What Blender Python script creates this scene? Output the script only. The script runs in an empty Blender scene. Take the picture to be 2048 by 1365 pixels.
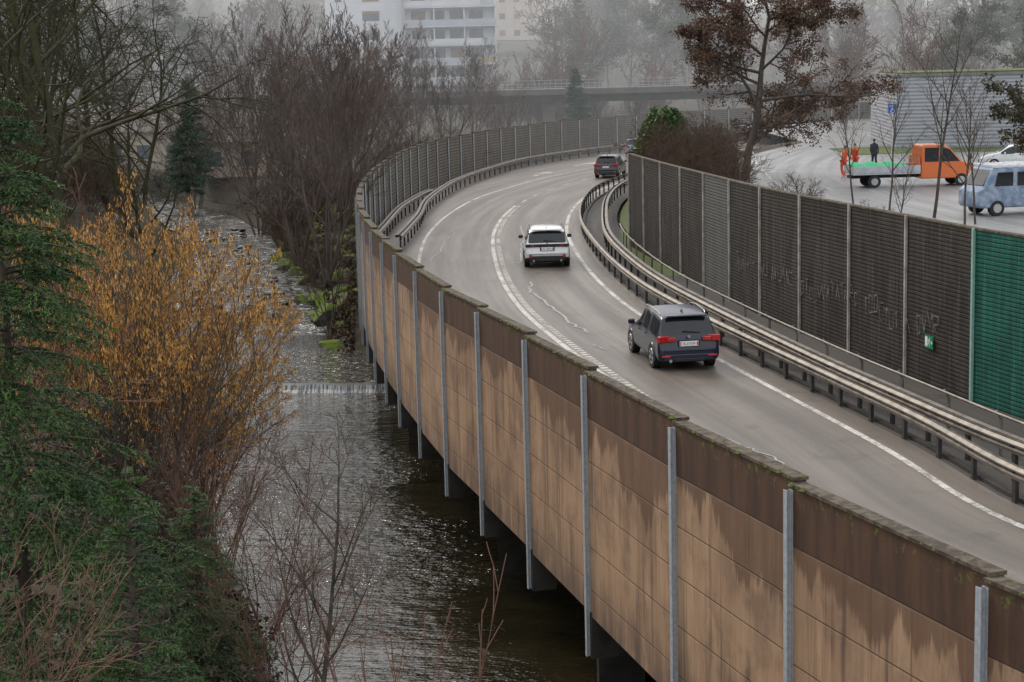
import bpy, math, random, bmesh
import numpy as np
from mathutils import Vector, Matrix, noise as mnoise
rnd=random.Random(7); NR=np.random.RandomState(5)
sc=bpy.context.scene
COL=sc.collection
# ------------------------------------------------------------------ helpers
class MB:
    def __init__(s): s.V=[];s.F=[];s.n=0
    def add(s,v,f,m=0,uv=None,smooth=False):
        v=np.asarray(v,float).reshape(-1,3);f=np.asarray(f,int)
        s.V.append(v);s.F.append((f+s.n,m,uv,smooth));s.n+=len(v)
    def build(s,name,mats,parent=None,loc=None,rot=None):
        me=bpy.data.meshes.new(name)
        V=np.concatenate(s.V)
        me.vertices.add(len(V));me.vertices.foreach_set('co',V.ravel())
        nl=sum(f.size for f,_,_,_ in s.F);nf=sum(len(f) for f,_,_,_ in s.F)
        me.loops.add(nl);me.polygons.add(nf)
        li=np.concatenate([f.ravel() for f,_,_,_ in s.F])
        tot=np.concatenate([np.full(len(f),f.shape[1]) for f,_,_,_ in s.F])
        st=np.concatenate([[0],np.cumsum(tot)[:-1]])
        me.loops.foreach_set('vertex_index',li)
        me.polygons.foreach_set('loop_start',st);me.polygons.foreach_set('loop_total',tot)
        me.polygons.foreach_set('material_index',np.concatenate([np.full(len(f),m) for f,m,_,_ in s.F]))
        me.polygons.foreach_set('use_smooth',np.concatenate([np.full(len(f),sm) for f,_,_,sm in s.F]))
        if any(u is not None for _,_,u,_ in s.F):
            uvl=me.uv_layers.new(name='UVMap')
            U=np.concatenate([np.zeros((f.size,2)) if u is None else np.asarray(u,float).reshape(-1,2) for f,_,u,_ in s.F])
            uvl.data.foreach_set('uv',U.ravel())
        for m in mats: me.materials.append(m)
        me.update(calc_edges=True);me.validate()
        return obj(name,me,parent,loc,rot)
    def box(s,c,size,rz=0,m=0,tilt=None):
        sx,sy,sz=[a/2 for a in size]
        v=np.array([[x,y,z] for z in(-sz,sz) for y in(-sy,sy) for x in(-sx,sx)])
        if tilt is not None: v=v@np.array(tilt.to_3x3()).T
        ca,sa=math.cos(rz),math.sin(rz)
        R=np.array([[ca,-sa,0],[sa,ca,0],[0,0,1]])
        v=v@R.T+np.array(c)
        s.add(v,[[0,2,3,1],[4,5,7,6],[0,1,5,4],[2,6,7,3],[0,4,6,2],[1,3,7,5]],m)
    def cyl(s,p0,p1,r0,r1=None,n=12,m=0,caps=True,smooth=True):
        r1=r0 if r1 is None else r1
        p0=Vector(p0);p1=Vector(p1);d=(p1-p0).normalized()
        a=d.orthogonal().normalized();b=d.cross(a)
        v=[]
        for p,r in((p0,r0),(p1,r1)):
            for i in range(n):
                t=2*math.pi*i/n;v.append(p+(a*math.cos(t)+b*math.sin(t))*r)
        v=[list(q) for q in v]
        s.add(v,[[i,(i+1)%n,n+(i+1)%n,n+i] for i in range(n)],m,smooth=smooth)
        if caps:
            s.add(v[:n],[list(range(n))[::-1]],m);s.add(v[n:],[list(range(n))],m)
def obj(name,me,parent=None,loc=None,rot=None,scale=None):
    o=bpy.data.objects.new(name,me);COL.objects.link(o)
    if parent: o.parent=parent
    if loc is not None:o.location=loc
    if rot is not None:o.rotation_euler=rot
    if scale is not None:o.scale=(scale,)*3 if not hasattr(scale,'__len__') else scale
    return o
def empty(name,loc=(0,0,0),rz=0):
    o=obj(name,None,None,loc,(0,0,rz));o.empty_display_size=.3;return o
def bevel(o,w,seg=2):
    b=o.modifiers.new('bevel','BEVEL');b.width=w;b.segments=seg;b.limit_method='ANGLE'
    return o
def catmull(pts,step=0.5):
    P=[np.array(p,float) for p in pts];P=[2*P[0]-P[1]]+P+[2*P[-1]-P[-2]]
    out=[]
    for i in range(1,len(P)-2):
        n=max(2,int(np.linalg.norm(P[i+1]-P[i])/step))
        for k in range(n):
            t=k/n
            out.append(.5*((2*P[i])+(-P[i-1]+P[i+1])*t+(2*P[i-1]-5*P[i]+4*P[i+1]-P[i+2])*t*t+(-P[i-1]+3*P[i]-3*P[i+1]+P[i+2])*t**3))
    out.append(P[-2]);out=np.array(out)
    for _ in range(6):
        o2=out.copy();o2[1:-1]=(out[:-2]+2*out[1:-1]+out[2:])/4;out=o2
    return out
def tang(C):
    T=np.gradient(C,axis=0);return T/np.linalg.norm(T,axis=1)[:,None]
def off(C,d):
    T=tang(C);return C+np.stack([T[:,1],-T[:,0]],1)*np.asarray(d).reshape(-1,1)
def arclen(C): return np.concatenate([[0],np.cumsum(np.linalg.norm(np.diff(C,axis=0),axis=1))])
def resample(C,step,start=0):
    s=arclen(C);q=np.arange(start,s[-1],step)
    return np.stack([np.interp(q,s,C[:,0]),np.interp(q,s,C[:,1])],1),q
def cut(C,y0,y1): return C[(C[:,1]>=y0)&(C[:,1]<=y1)]
def ribbon(mb,A,B,z,m=0,uscale=1):
    n=len(A);za=np.full((n,1),z) if np.isscalar(z) else np.asarray(z).reshape(-1,1)
    s=arclen((A+B)/2);w=np.linalg.norm(B-A,axis=1)
    v=np.concatenate([np.hstack([A,za]),np.hstack([B,za])])
    f=[[i,n+i,n+i+1,i+1] for i in range(n-1)]
    uv=[]
    for i in range(n-1): uv+=[(0,s[i]),(w[i],s[i]),(w[i+1],s[i+1]),(0,s[i+1])]
    mb.add(v,f,m,uv)
def sweep(mb,C,prof,m=0,closed=True,smooth=False):
    rows=[np.hstack([off(C,o),np.full((len(C),1),z)]) for o,z in prof]
    n=len(C);k=len(prof);v=np.concatenate(rows);s=arclen(C);f=[];uv=[]
    for j in range(k if closed else k-1):
        j2=(j+1)%k
        for i in range(n-1):
            f.append([j*n+i,j*n+i+1,j2*n+i+1,j2*n+i]);uv+=[(s[i],prof[j][1]),(s[i+1],prof[j][1]),(s[i+1],prof[j2][1]),(s[i],prof[j2][1])]
    mb.add(v,f,m,uv,smooth)
# ------------------------------------------------------------------ materials
def nmat(name):
    m=bpy.data.materials.new(name);m.use_nodes=True;nt=m.node_tree
    return m,nt,nt.nodes['Principled BSDF']
def L(nt,a,b): nt.links.new(a,b)
def math_n(nt,op,a,b=None,c=None):
    n=nt.nodes.new('ShaderNodeMath');n.operation=op
    for i,x in enumerate((a,b,c)):
        if x is None: continue
        if isinstance(x,(int,float)): n.inputs[i].default_value=x
        else: L(nt,x,n.inputs[i])
    return n.outputs[0]
def sstep(nt,x,a,b):
    n=nt.nodes.new('ShaderNodeMapRange');n.interpolation_type='SMOOTHSTEP'
    if a>b:
        L(nt,x,n.inputs[0]);n.inputs[1].default_value=b;n.inputs[2].default_value=a;n.inputs[3].default_value=1;n.inputs[4].default_value=0;return n.outputs[0]
    L(nt,x,n.inputs[0]);n.inputs[1].default_value=a;n.inputs[2].default_value=b;return n.outputs[0]
def mix(nt,f,a,b,bt='MIX'):
    n=nt.nodes.new('ShaderNodeMixRGB');n.blend_type=bt
    for i,x in enumerate((f,a,b)):
        if isinstance(x,(int,float)): n.inputs[i].default_value=x
        elif isinstance(x,tuple): n.inputs[i].default_value=(*x,1) if len(x)==3 else x
        else: L(nt,x,n.inputs[i])
    return n.outputs[0]
def noise(nt,vec,scale,detail=4,rough=.6,st=(1,1,1)):
    mp=nt.nodes.new('ShaderNodeMapping');mp.inputs['Scale'].default_value=st
    L(nt,vec,mp.inputs[0]);n=nt.nodes.new('ShaderNodeTexNoise')
    n.inputs['Scale'].default_value=scale;n.inputs['Detail'].default_value=detail;n.inputs['Roughness'].default_value=rough
    L(nt,mp.outputs[0],n.inputs['Vector']);return n.outputs['Fac']
def bumpn(nt,h,st,dist,bs):
    b=nt.nodes.new('ShaderNodeBump');b.inputs['Strength'].default_value=st;b.inputs['Distance'].default_value=dist
    L(nt,h,b.inputs['Height']);L(nt,b.outputs[0],bs.inputs['Normal'])
def coord(nt,which='Object'): return nt.nodes.new('ShaderNodeTexCoord').outputs[which]
def sepxy(nt,v):
    n=nt.nodes.new('ShaderNodeSeparateXYZ');L(nt,v,n.inputs[0]);return n.outputs
def pm(name,c1,c2=None,scale=4,rough=.8,metal=0,bump=0,st=(1,1,1),lo=.35,hi=.65,which='Object',coat=0,island=0,detail=3,bd=.02,spec=.5):
    m,nt,bs=nmat(name)
    bs.inputs['Roughness'].default_value=rough;bs.inputs['Metallic'].default_value=metal;bs.inputs['Coat Weight'].default_value=coat
    bs.inputs['Specular IOR Level'].default_value=spec
    if c2 is None: c2=tuple(x*.82 for x in c1)
    n=noise(nt,coord(nt,which),scale,detail,.6,st)
    f=sstep(nt,n,lo,hi);col=mix(nt,f,c1,c2)
    if island:
        g=nt.nodes.new('ShaderNodeNewGeometry');v=math_n(nt,'MULTIPLY_ADD',g.outputs['Random Per Island'],island*2,1-island)
        h=nt.nodes.new('ShaderNodeHueSaturation');L(nt,col,h.inputs['Color']);L(nt,v,h.inputs['Value']);col=h.outputs[0]
    L(nt,col,bs.inputs['Base Color'])
    if bump: bumpn(nt,n,bump,bd,bs)
    return m
M={}
M['bark']=pm('bark_brown',(.05,.038,.03),(.09,.07,.055),6,.9)
M['bark_grey']=pm('bark_grey',(.095,.072,.064),(.145,.118,.105),.5,.9,spec=.2)
M['bark_moss']=pm('bark_mossy',(.035,.03,.022),(.05,.052,.022),1.2,.9,spec=.2)
M['bark_hazed']=pm('bark_hazed',(.15,.125,.12),(.2,.17,.16),.3,.95,spec=.1)  # distance haze put into the colour: paler, greyer bark for far trees
M['bark_hazed2']=pm('bark_hazed_red',(.15,.10,.085),(.19,.14,.12),.3,.95,spec=.1)  # reddish bark, lightened in its colour to imitate distance haze
M['bark_red']=pm('twig_red',(.12,.055,.038),(.15,.08,.055),3,.85)
M['twig_brown']=pm('twig_brown',(.075,.05,.038),(.11,.078,.055),.4,.9,spec=.2)
M['catkin']=pm('catkin',(.56,.31,.08),(.40,.20,.05),2,.8,island=.4)
M['leaf_brown']=pm('leaf_brown',(.13,.07,.04),(.085,.048,.03),.8,.8,island=.5)
M['leaf_hazed']=pm('leaf_hazed_olive',(.10,.12,.08),(.08,.095,.07),.3,.9,island=.4)  # olive leaves, paled so the colour carries part of the haze
M['leaf_green']=pm('leaf_green',(.03,.085,.02),(.07,.14,.02),.9,.55,island=.5)
M['leaf_ivy']=pm('leaf_ivy_dark',(.022,.035,.015),(.05,.04,.022),.9,.6,island=.5)
M['leaf_dark']=pm('leaf_darkolive',(.035,.04,.018),(.06,.045,.02),.9,.7,island=.5)
M['needle']=pm('spruce_needles',(.015,.05,.012),(.048,.10,.016),1.6,.65,island=.55)
M['needle_hazed']=pm('conifer_hazed',(.03,.075,.045),(.055,.10,.06),.9,.7,island=.4)  # needles lighter and bluer than near spruce, distance haze painted in
M['galv']=pm('galvanised_steel',(.38,.42,.46),(.52,.55,.58),14,.5,.4,lo=.3,hi=.7)
M['rail']=pm('weathered_rail',(.26,.23,.20),(.14,.12,.10),2.5,.5,.4,lo=.3,hi=.7)
M['railpost']=pm('rail_post_steel',(.05,.045,.04),(.03,.025,.025),5,.6,.3)
M['concrete']=pm('concrete',(.22,.20,.17),(.12,.11,.09),1.2,.9,bump=.3)
M['darkconc']=pm('dark_concrete',(.045,.04,.036),(.02,.018,.016),1.5,.9)
M['cap']=pm('mossy_cap',(.04,.028,.018),(.10,.08,.055),7,.95,bump=.6,lo=.4,hi=.6)
M['moss']=pm('moss_clumps',(.09,.12,.015),(.05,.06,.01),20,1)
def mat_paint():
    m,nt,bs=nmat('road_paint_white');c=coord(nt);a=noise(nt,c,7,5,.75);b=noise(nt,c,.5,3,.6)
    k=math_n(nt,'ADD',math_n(nt,'MULTIPLY',a,.7),math_n(nt,'MULTIPLY',b,.5))
    L(nt,mix(nt,sstep(nt,k,.52,.72),(.54,.52,.48),(.20,.18,.16)),bs.inputs['Base Color']);bs.inputs['Roughness'].default_value=.7;return m
M['white']=mat_paint()
M['whiteworn']=pm('road_paint_worn',(.26,.24,.215),(.16,.145,.125),6,.75,lo=.4,hi=.6)
M['crack']=pm('crack_sealant',(.42,.40,.37),(.25,.23,.21),9,.7)
M['black']=pm('black_plastic',(.015,.015,.016),None,5,.5)
M['tyre']=pm('tyre_rubber',(.02,.02,.02),None,5,.85)
M['rim']=pm('alloy_rim',(.45,.46,.48),None,5,.3,.8)
M['glass']=pm('car_glass',(.010,.013,.017),(.016,.02,.025),2,.08,0)
M['red']=pm('tail_light_red',(.55,.012,.015),(.35,.01,.01),20,.2,coat=.5)
M['plate']=pm('number_plate',(.8,.8,.78),(.75,.75,.73),5,.4)
M['txt']=pm('lettering_black',(.02,.02,.02),None,5,.6)
M['whitep']=pm('plain_white',(.75,.76,.76),None,5,.5)
M['blue_sign']=pm('sign_blue',(.02,.13,.5),None,5,.4)
M['green_sign']=pm('sign_green',(.01,.20,.09),None,5,.4)
def mat_asphalt(name,c1,c2,c3,rough=.6,tracks=False):
    m,nt,bs=nmat(name);c=coord(nt);uv=coord(nt,'UV');X=sepxy(nt,uv)
    big=noise(nt,c,.12,4,.6);mid=noise(nt,uv,1.0,5,.65,(1.4,.05,1));fine=noise(nt,c,25,3,.8)
    col=mix(nt,sstep(nt,big,.35,.65),c1,c2);col=mix(nt,math_n(nt,'MULTIPLY',sstep(nt,mid,.40,.60),.75),col,c3)
    if tracks:
        for x0 in(1.1,2.75,4.8,6.4):
            k=sstep(nt,math_n(nt,'ABSOLUTE',math_n(nt,'SUBTRACT',math_n(nt,'ADD',X[0],math_n(nt,'MULTIPLY',mid,.35)),x0+.17)),.55,.05)
            col=mix(nt,math_n(nt,'MULTIPLY',k,.45),col,tuple(x*.55 for x in c3))
    col=mix(nt,math_n(nt,'MULTIPLY',sstep(nt,fine,.42,.7),.5),col,tuple(x*1.8 for x in c1))
    pat=noise(nt,c,.6,6,.75);col=mix(nt,math_n(nt,'MULTIPLY',sstep(nt,pat,.54,.66),.5),col,tuple(x*.65 for x in c3))
    L(nt,col,bs.inputs['Base Color'])
    r=nt.nodes.new('ShaderNodeMapRange');L(nt,mid,r.inputs[0]);r.inputs[3].default_value=rough-.17;r.inputs[4].default_value=rough+.17
    L(nt,r.outputs[0],bs.inputs['Roughness']);bumpn(nt,fine,.25,.01,bs);return m
M['asphalt']=mat_asphalt('asphalt_road',(.125,.103,.085),(.165,.138,.114),(.085,.07,.058),.46,True)
M['verge']=mat_asphalt('asphalt_verge',(.06,.052,.045),(.045,.04,.034),(.03,.028,.026),.75)
M['lot']=mat_asphalt('lot_asphalt',(.17,.17,.17),(.24,.24,.24),(.12,.12,.12),.45)
def mat_ground():
    m,nt,bs=nmat('ground_litter');c=coord(nt)
    a=noise(nt,c,.25,5,.65);b=noise(nt,c,3,6,.75);d=noise(nt,c,14,3,.8)
    col=mix(nt,sstep(nt,b,.35,.65),(.04,.028,.018),(.10,.072,.045));col=mix(nt,math_n(nt,'MULTIPLY',sstep(nt,a,.47,.6),.8),col,(.04,.055,.018))
    col=mix(nt,math_n(nt,'MULTIPLY',d,.6),col,(.025,.02,.014))
    L(nt,col,bs.inputs['Base Color']);bs.inputs['Roughness'].default_value=.95;bumpn(nt,b,.8,.2,bs);return m
M['ground']=mat_ground()
M['grass']=pm('grass_verge',(.06,.10,.02),(.10,.11,.04),3,.95,bump=.5)
def mat_riverface():
    m,nt,bs=nmat('wall_river_face');uv=coord(nt,'UV');X=sepxy(nt,uv)
    st1=noise(nt,uv,1,6,.7,(2.6,.30,1));st2=noise(nt,uv,1,6,.7,(.9,.7,1));fine=noise(nt,uv,30,4,.7,(1,2.5,1))
    drip=noise(nt,uv,1,5,.7,(.9,.0,1));slow=noise(nt,uv,1,2,.5,(.22,0,1));drip2=noise(nt,uv,1,3,.6,(7,.3,1))
    base=mix(nt,sstep(nt,st1,.36,.64),(.46,.295,.175),(.35,.215,.125))
    base=mix(nt,math_n(nt,'MULTIPLY',sstep(nt,st2,.44,.66),.72),base,(.17,.10,.065))
    base=mix(nt,math_n(nt,'MULTIPLY',fine,.35),base,(.25,.15,.09))
    run=math_n(nt,'MULTIPLY',sstep(nt,noise(nt,uv,1,5,.7,(4.5,.12,1)),.50,.66),sstep(nt,noise(nt,uv,1,3,.6,(.5,.5,1)),.36,.56))
    base=mix(nt,math_n(nt,'MULTIPLY',run,.8),base,(.075,.048,.036))
    lim=math_n(nt,'ADD',math_n(nt,'MULTIPLY',drip,3.4),math_n(nt,'MULTIPLY',drip2,.5));lim=math_n(nt,'ADD',lim,math_n(nt,'MULTIPLY',slow,4.0));lim=math_n(nt,'SUBTRACT',lim,2.75)
    depth=math_n(nt,'MULTIPLY',X[1],-1)
    diff=math_n(nt,'SUBTRACT',lim,depth);dm=sstep(nt,diff,-.06,.12)
    base=mix(nt,math_n(nt,'MULTIPLY',sstep(nt,diff,-1.3,.0),math_n(nt,'MULTIPLY',st1,.55)),base,(.12,.07,.045))
    base=mix(nt,math_n(nt,'MULTIPLY',dm,math_n(nt,'MULTIPLY_ADD',st1,.5,.5)),base,mix(nt,st1,(.05,.025,.013),(.15,.075,.04)))
    top=sstep(nt,depth,.80,.76)
    topc=mix(nt,sstep(nt,st1,.35,.65),(.032,.014,.007),(.085,.038,.018))
    base=mix(nt,math_n(nt,'MULTIPLY',top,.93),base,topc)
    low=sstep(nt,depth,3.2,4.6);base=mix(nt,math_n(nt,'MULTIPLY',low,math_n(nt,'MULTIPLY',sstep(nt,st1,.3,.6),.8)),base,(.10,.068,.052))
    fr=math_n(nt,'FRACT',math_n(nt,'DIVIDE',depth,.78));g=math_n(nt,'MINIMUM',sstep(nt,fr,.0,.035),sstep(nt,fr,1,.985))
    base=mix(nt,math_n(nt,'MULTIPLY',math_n(nt,'SUBTRACT',1,g),.75),base,(.03,.018,.012))
    ms=math_n(nt,'MULTIPLY',sstep(nt,noise(nt,uv,6,4,.7),.56,.64),sstep(nt,math_n(nt,'ABSOLUTE',math_n(nt,'SUBTRACT',depth,.08)),.24,.0))
    base=mix(nt,ms,base,(.10,.12,.015))
    L(nt,base,bs.inputs['Base Color']);bs.inputs['Roughness'].default_value=.8
    bumpn(nt,math_n(nt,'ADD',g,math_n(nt,'MULTIPLY',fine,.25)),.6,.02,bs);return m
M['river']=mat_riverface()
def mat_slat(name,c1,c2,c3,pitch=.11,dash=True):
    m,nt,bs=nmat(name);uv=coord(nt,'UV');X=sepxy(nt,uv)
    fr=math_n(nt,'FRACT',math_n(nt,'DIVIDE',X[1],pitch));g=math_n(nt,'MINIMUM',sstep(nt,fr,0,.2),sstep(nt,fr,1,.72))
    fr2=math_n(nt,'FRACT',math_n(nt,'DIVIDE',X[1],pitch*5));g2=sstep(nt,fr2,0,.06)
    a=noise(nt,uv,1,6,.75,(1.1,.6,1));st=noise(nt,uv,1,5,.65,(6,.25,1))
    col=mix(nt,sstep(nt,a,.38,.62),c1,c2);col=mix(nt,math_n(nt,'MULTIPLY',sstep(nt,st,.48,.66),.8),col,c3)
    col=mix(nt,math_n(nt,'MULTIPLY',math_n(nt,'SUBTRACT',1,g),.8),col,tuple(x*.2 for x in c1))
    col=mix(nt,math_n(nt,'MULTIPLY',math_n(nt,'SUBTRACT',1,g2),.7),col,tuple(x*.2 for x in c1))
    if dash:
        fu=math_n(nt,'FRACT',math_n(nt,'DIVIDE',X[0],.085));gu=sstep(nt,math_n(nt,'ABSOLUTE',math_n(nt,'SUBTRACT',fu,.5)),.28,.38)
        col=mix(nt,math_n(nt,'MULTIPLY',math_n(nt,'SUBTRACT',1,gu),.45),col,tuple(x*.3 for x in c1))
    L(nt,col,bs.inputs['Base Color']);bs.inputs['Roughness'].default_value=.85;bs.inputs['Specular IOR Level'].default_value=.25
    bumpn(nt,g,.8,.03,bs);return m
M['slat']=mat_slat('wood_slats_dark',(.026,.021,.018),(.055,.046,.039),(.11,.095,.08))
M['slat2']=mat_slat('wood_slats_grey',(.12,.12,.11),(.15,.145,.135),(.08,.08,.07))
M['slatfar']=mat_slat('wood_slats_brown',(.12,.105,.09),(.165,.145,.12),(.075,.063,.054),.22,False)
M['slatgreen']=mat_slat('slats_green',(.008,.12,.085),(.006,.065,.048),(.04,.21,.155))
def mat_corr():
    m,nt,bs=nmat('corrugated_cladding');c=coord(nt);X=sepxy(nt,c)
    fr=math_n(nt,'FRACT',math_n(nt,'DIVIDE',X[2],.28));g=sstep(nt,math_n(nt,'ABSOLUTE',math_n(nt,'SUBTRACT',fr,.5)),.1,.4)
    L(nt,mix(nt,g,(.25,.26,.29),(.35,.36,.39)),bs.inputs['Base Color']);bs.inputs['Roughness'].default_value=.6;bumpn(nt,g,.5,.05,bs);return m
M['corr']=mat_corr()
def mat_water(name,foam=0,fscale=1.2):
    m,nt,bs=nmat(name);c=coord(nt)
    n1=noise(nt,c,1,3,.6,(1.8,4.2,1));n2=noise(nt,c,1,3,.6,(.35,.6,1));n3=noise(nt,c,1,2,.5,(.12,.2,1))
    amp=math_n(nt,'MULTIPLY_ADD',sstep(nt,n3,.35,.65),1.1,.35)
    h=math_n(nt,'ADD',math_n(nt,'MULTIPLY',n1,amp),math_n(nt,'MULTIPLY',n2,.7))
    b=nt.nodes.new('ShaderNodeBump');b.inputs['Strength'].default_value=1;b.inputs['Distance'].default_value=.15 if not foam else .2
    L(nt,h,b.inputs['Height']);L(nt,b.outputs[0],bs.inputs['Normal'])
    bs.inputs['Roughness'].default_value=.05;bs.inputs['IOR'].default_value=1.5;bs.inputs['Specular IOR Level'].default_value=.85
    col=mix(nt,sstep(nt,n2,.35,.65),(.018,.015,.008),(.035,.028,.014))
    if foam:
        f=sstep(nt,noise(nt,c,1,7,.8,(fscale*.7,fscale*1.5,1)),.66-foam,.80-foam)
        col=mix(nt,f,col,(.60,.62,.64));r=mix(nt,f,(.06,.06,.06),(.8,.8,.8));L(nt,r,bs.inputs['Roughness'])
    L(nt,col,bs.inputs['Base Color']);return m
M['water']=mat_water('river_water');M['rapids']=mat_water('river_rapids',.13,1.3);M['water2']=mat_water('river_water_mid',.02,1.3)
M['foam']=pm('weir_foam',(.38,.40,.41),(.045,.045,.04),1,.35,st=(13,1,.6),lo=.40,hi=.60)
def mat_rock():
    m,nt,bs=nmat('mossy_rock');c=coord(nt);g=nt.nodes.new('ShaderNodeNewGeometry');N=sepxy(nt,g.outputs['Normal'])
    a=noise(nt,c,2.5,6,.7);k=noise(nt,c,.55,4,.6)
    col=mix(nt,sstep(nt,a,.35,.65),(.04,.035,.03),(.13,.12,.10))
    ms=math_n(nt,'MULTIPLY',sstep(nt,N[2],.0,.6),sstep(nt,k,.40,.52))
    col=mix(nt,ms,col,mix(nt,a,(.04,.08,.005),(.18,.25,.015)));L(nt,col,bs.inputs['Base Color']);bs.inputs['Roughness'].default_value=.9;bumpn(nt,a,.8,.1,bs);return m
M['rock']=mat_rock()
# ------------------------------------------------------------------ plan curves (surveyed, metres)
Wp=[(19,-4),(15.5,-1.2),(12.7,2),(10.2,5.3),(8.1,9.1),(6.35,13.1),(4.8,17.3),(3.5,21.6),(2.4,25.6),(1.3,30.1),(0.3,34.3),(-0.7,38.4),(-1.65,42.2),(-2.5,46.5),(-3.3,50.7),(-3.95,54.5),(-4.6,58.4),(-5.4,64.3),(-6.2,71.6),(-6.85,81),(-7.15,91),(-7.1,103.7),(-6.5,116.6),(-5.2,128.3),(-2.9,139.6),(.3,151),(4.2,161.6),(8.6,170.3),(14,179),(21,187),(34,198),(60,212),(90,222)]
WALL=catmull(Wp)
RL=catmull([(30,4.5),(24,9),(19.5,13),(16,17.5),(13.2,22),(10.9,27),(9.0,32),(8.25,37.6),(7.1,44),(6.0,50),(4.9,56.5),(4.0,63.2),(3.3,73),(2.95,86),(3.15,95),(3.8,104),(5.0,113.5),(7.0,122.5),(9.8,132),(13.8,143),(19,154),(27,166),(38,178),(55,192),(85,208)])
CL=off(RL,-3.65)
LLn=off(RL,-7.2)
R1=off(RL,.75)
R2=catmull([(31.5,5.5),(25.5,10),(21,14),(17.5,18.5),(14.6,23.2),(12.2,28),(10.2,34.2),(9.0,40),(7.8,46.5),(6.2,56.9),(5.3,64),(4.75,71.8),(4.5,80),(4.75,88.3),(5.6,101.3),(6.9,112),(9,122),(12,132),(15.8,142),(21,153),(29,165)])
RW=catmull([(36,8),(30,12),(25,16.5),(21,21),(18,26),(15.6,31),(13.6,36),(12.0,40.7),(11.45,43),(10.7,46.8),(10.0,50.4),(9.3,53.8),(8.65,57.3),(8.1,61.1),(7.6,65.3),(7.1,69.3),(6.6,73.5),(6.15,77.8),(5.7,82.5)])
ROADR=catmull([(36.5,7.5),(30.4,11.5),(25.4,16),(21.4,20.6),(18.3,25.8),(15.8,30.9),(13.8,36),(12.2,40.7),(10.9,46.8),(9.5,53.8),(8.3,61.1),(7.3,69.3),(6.4,77.8),(5.9,85),(5.8,92),(6.3,101.3),(7.6,112),(9.8,122),(12.8,132),(16.5,141.5),(21.7,152.5),(29.8,164.5),(40,175),(57,188),(86,204)])
SL=catmull([(2,-12),(1,2),(.5,10),(-.5,16),(-2.5,25),(-5.1,34),(-7.2,41.6),(-10.5,52.6),(-14,65.2),(-15.5,77),(-18,94.5),(-23,121.5),(-34,150),(-55,180),(-90,210)])
SR=catmull([(24,-12),(18,0),(12,10),(9,17),(5.6,30),(3.4,40),(.8,50),(-1.6,56),(-4.0,60.5),(-5.3,66.6),(-6.9,73.3),(-9.1,78.5),(-12.0,93.5),(-14.2,103),(-17.3,120.5),(-27,150),(-46,180),(-80,210)])
def fx(C): return lambda y: np.interp(y,C[:,1],C[:,0])
fW,fRR,fSL,fSR,fRW=fx(WALL),fx(ROADR),fx(SL),fx(SR),fx(RW)
def sm(t): t=np.clip(t,0,1);return t*t*(3-2*t)
def terrain(x,y):
    x=np.asarray(x,float);y=np.asarray(y,float)
    l=fSL(y)-x; r=x-fSR(y)
    base=-4.4+np.zeros_like(x)+sm((y-78)/60)*.8
    zl=base+np.clip(l+.7,0,None)*1.15; capl=-.2+sm(l/12)*1.6+.25*np.sin(x*.5)*np.cos(y*.37)
    zl=np.minimum(zl,capl)
    zr=base+np.clip(r+.7,0,None)*.75
    zr=np.minimum(zr,-.35)
    z=np.where(l>-.7,zl,np.where(r>-.7,zr,base))
    q=x-fRR(y)
    z=np.where(q>-.2,-.35+sm((q-.15)/np.where(y<84,.9,3.5))*1.85,z)
    far=sm((y-230)/450)
    z=z+far*(30+ 14*sm((-x-10)/120)-14*sm((x-30)/150))+np.where(y>215,sm((y-215)/40)*1.5,0)*np.where(x<fW(y),1,0)
    return z
xs=np.concatenate([np.linspace(-700,-80,22)[:-1],np.linspace(-80,-30,26)[:-1],np.linspace(-30,45,190)[:-1],np.linspace(45,120,30)[:-1],np.linspace(120,800,20)])
ys=np.concatenate([np.linspace(-60,-5,12)[:-1],np.linspace(-5,130,180)[:-1],np.linspace(130,260,80)[:-1],np.linspace(260,1500,50)])
GX,GY=np.meshgrid(xs,ys)
GZ=terrain(GX,GY)+NR.normal(0,.05,GX.shape)*(GY<230)*((GX-fRR(GY))<0)
nx,ny=len(xs),len(ys)
idx=np.arange(nx*ny).reshape(ny,nx)
F=np.stack([idx[:-1,:-1],idx[:-1,1:],idx[1:,1:],idx[1:,:-1]],-1).reshape(-1,4)
mb=MB();mb.add(np.stack([GX,GY,GZ],-1).reshape(-1,3),F,0,smooth=True);mb.build('ground',[M['ground']])
def water(name,y0,y1,z,mat):
    Ys=np.linspace(y0,y1,40);A=np.stack([fSL(Ys)-4,Ys],1);B=np.stack([fSR(Ys)+2.5,Ys],1)
    mb=MB();ribbon(mb,A,B,z);return mb.build(name,[M[mat]])
water('river_water',-12,66.4,-3.6,'water')
water('river_water',66.5,79.0,-3.36,'water2')
Yq=np.concatenate([np.arange(78.6,112,.22),np.arange(112,210,1.2)]);nX=90
V=[]
for y in Yq:
    a,b=float(fSL(y))-4,float(fSR(y))+2.5
    for j in range(nX):
        x=a+(b-a)*j/(nX-1);ye=y+1.8*mnoise.noise((x*.35,y*.15,0))+.6*mnoise.noise((x*1.3,y*.4,4))
        z=np.interp(ye,[78.6,79.8,80.6,87.5,88.5,96,97.4,118,210],[-3.38,-3.34,-3.14,-3.07,-2.96,-2.91,-2.79,-2.7,-2.6])
        w=min(1,max(0,(y-78.8)/1.2));z+=w*(.06*mnoise.noise((x*1.2,y*1.6,1))+.03*mnoise.noise((x*4,y*4,7)))
        V.append((x,y,z))
nY=len(Yq);idx=np.arange(nX*nY).reshape(nY,nX)
mb=MB();mb.add(V,np.stack([idx[:-1,:-1],idx[:-1,1:],idx[1:,1:],idx[1:,:-1]],-1).reshape(-1,4),0,smooth=True);mb.build('river_rapids',[M['rapids']])
mb=MB()
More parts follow.
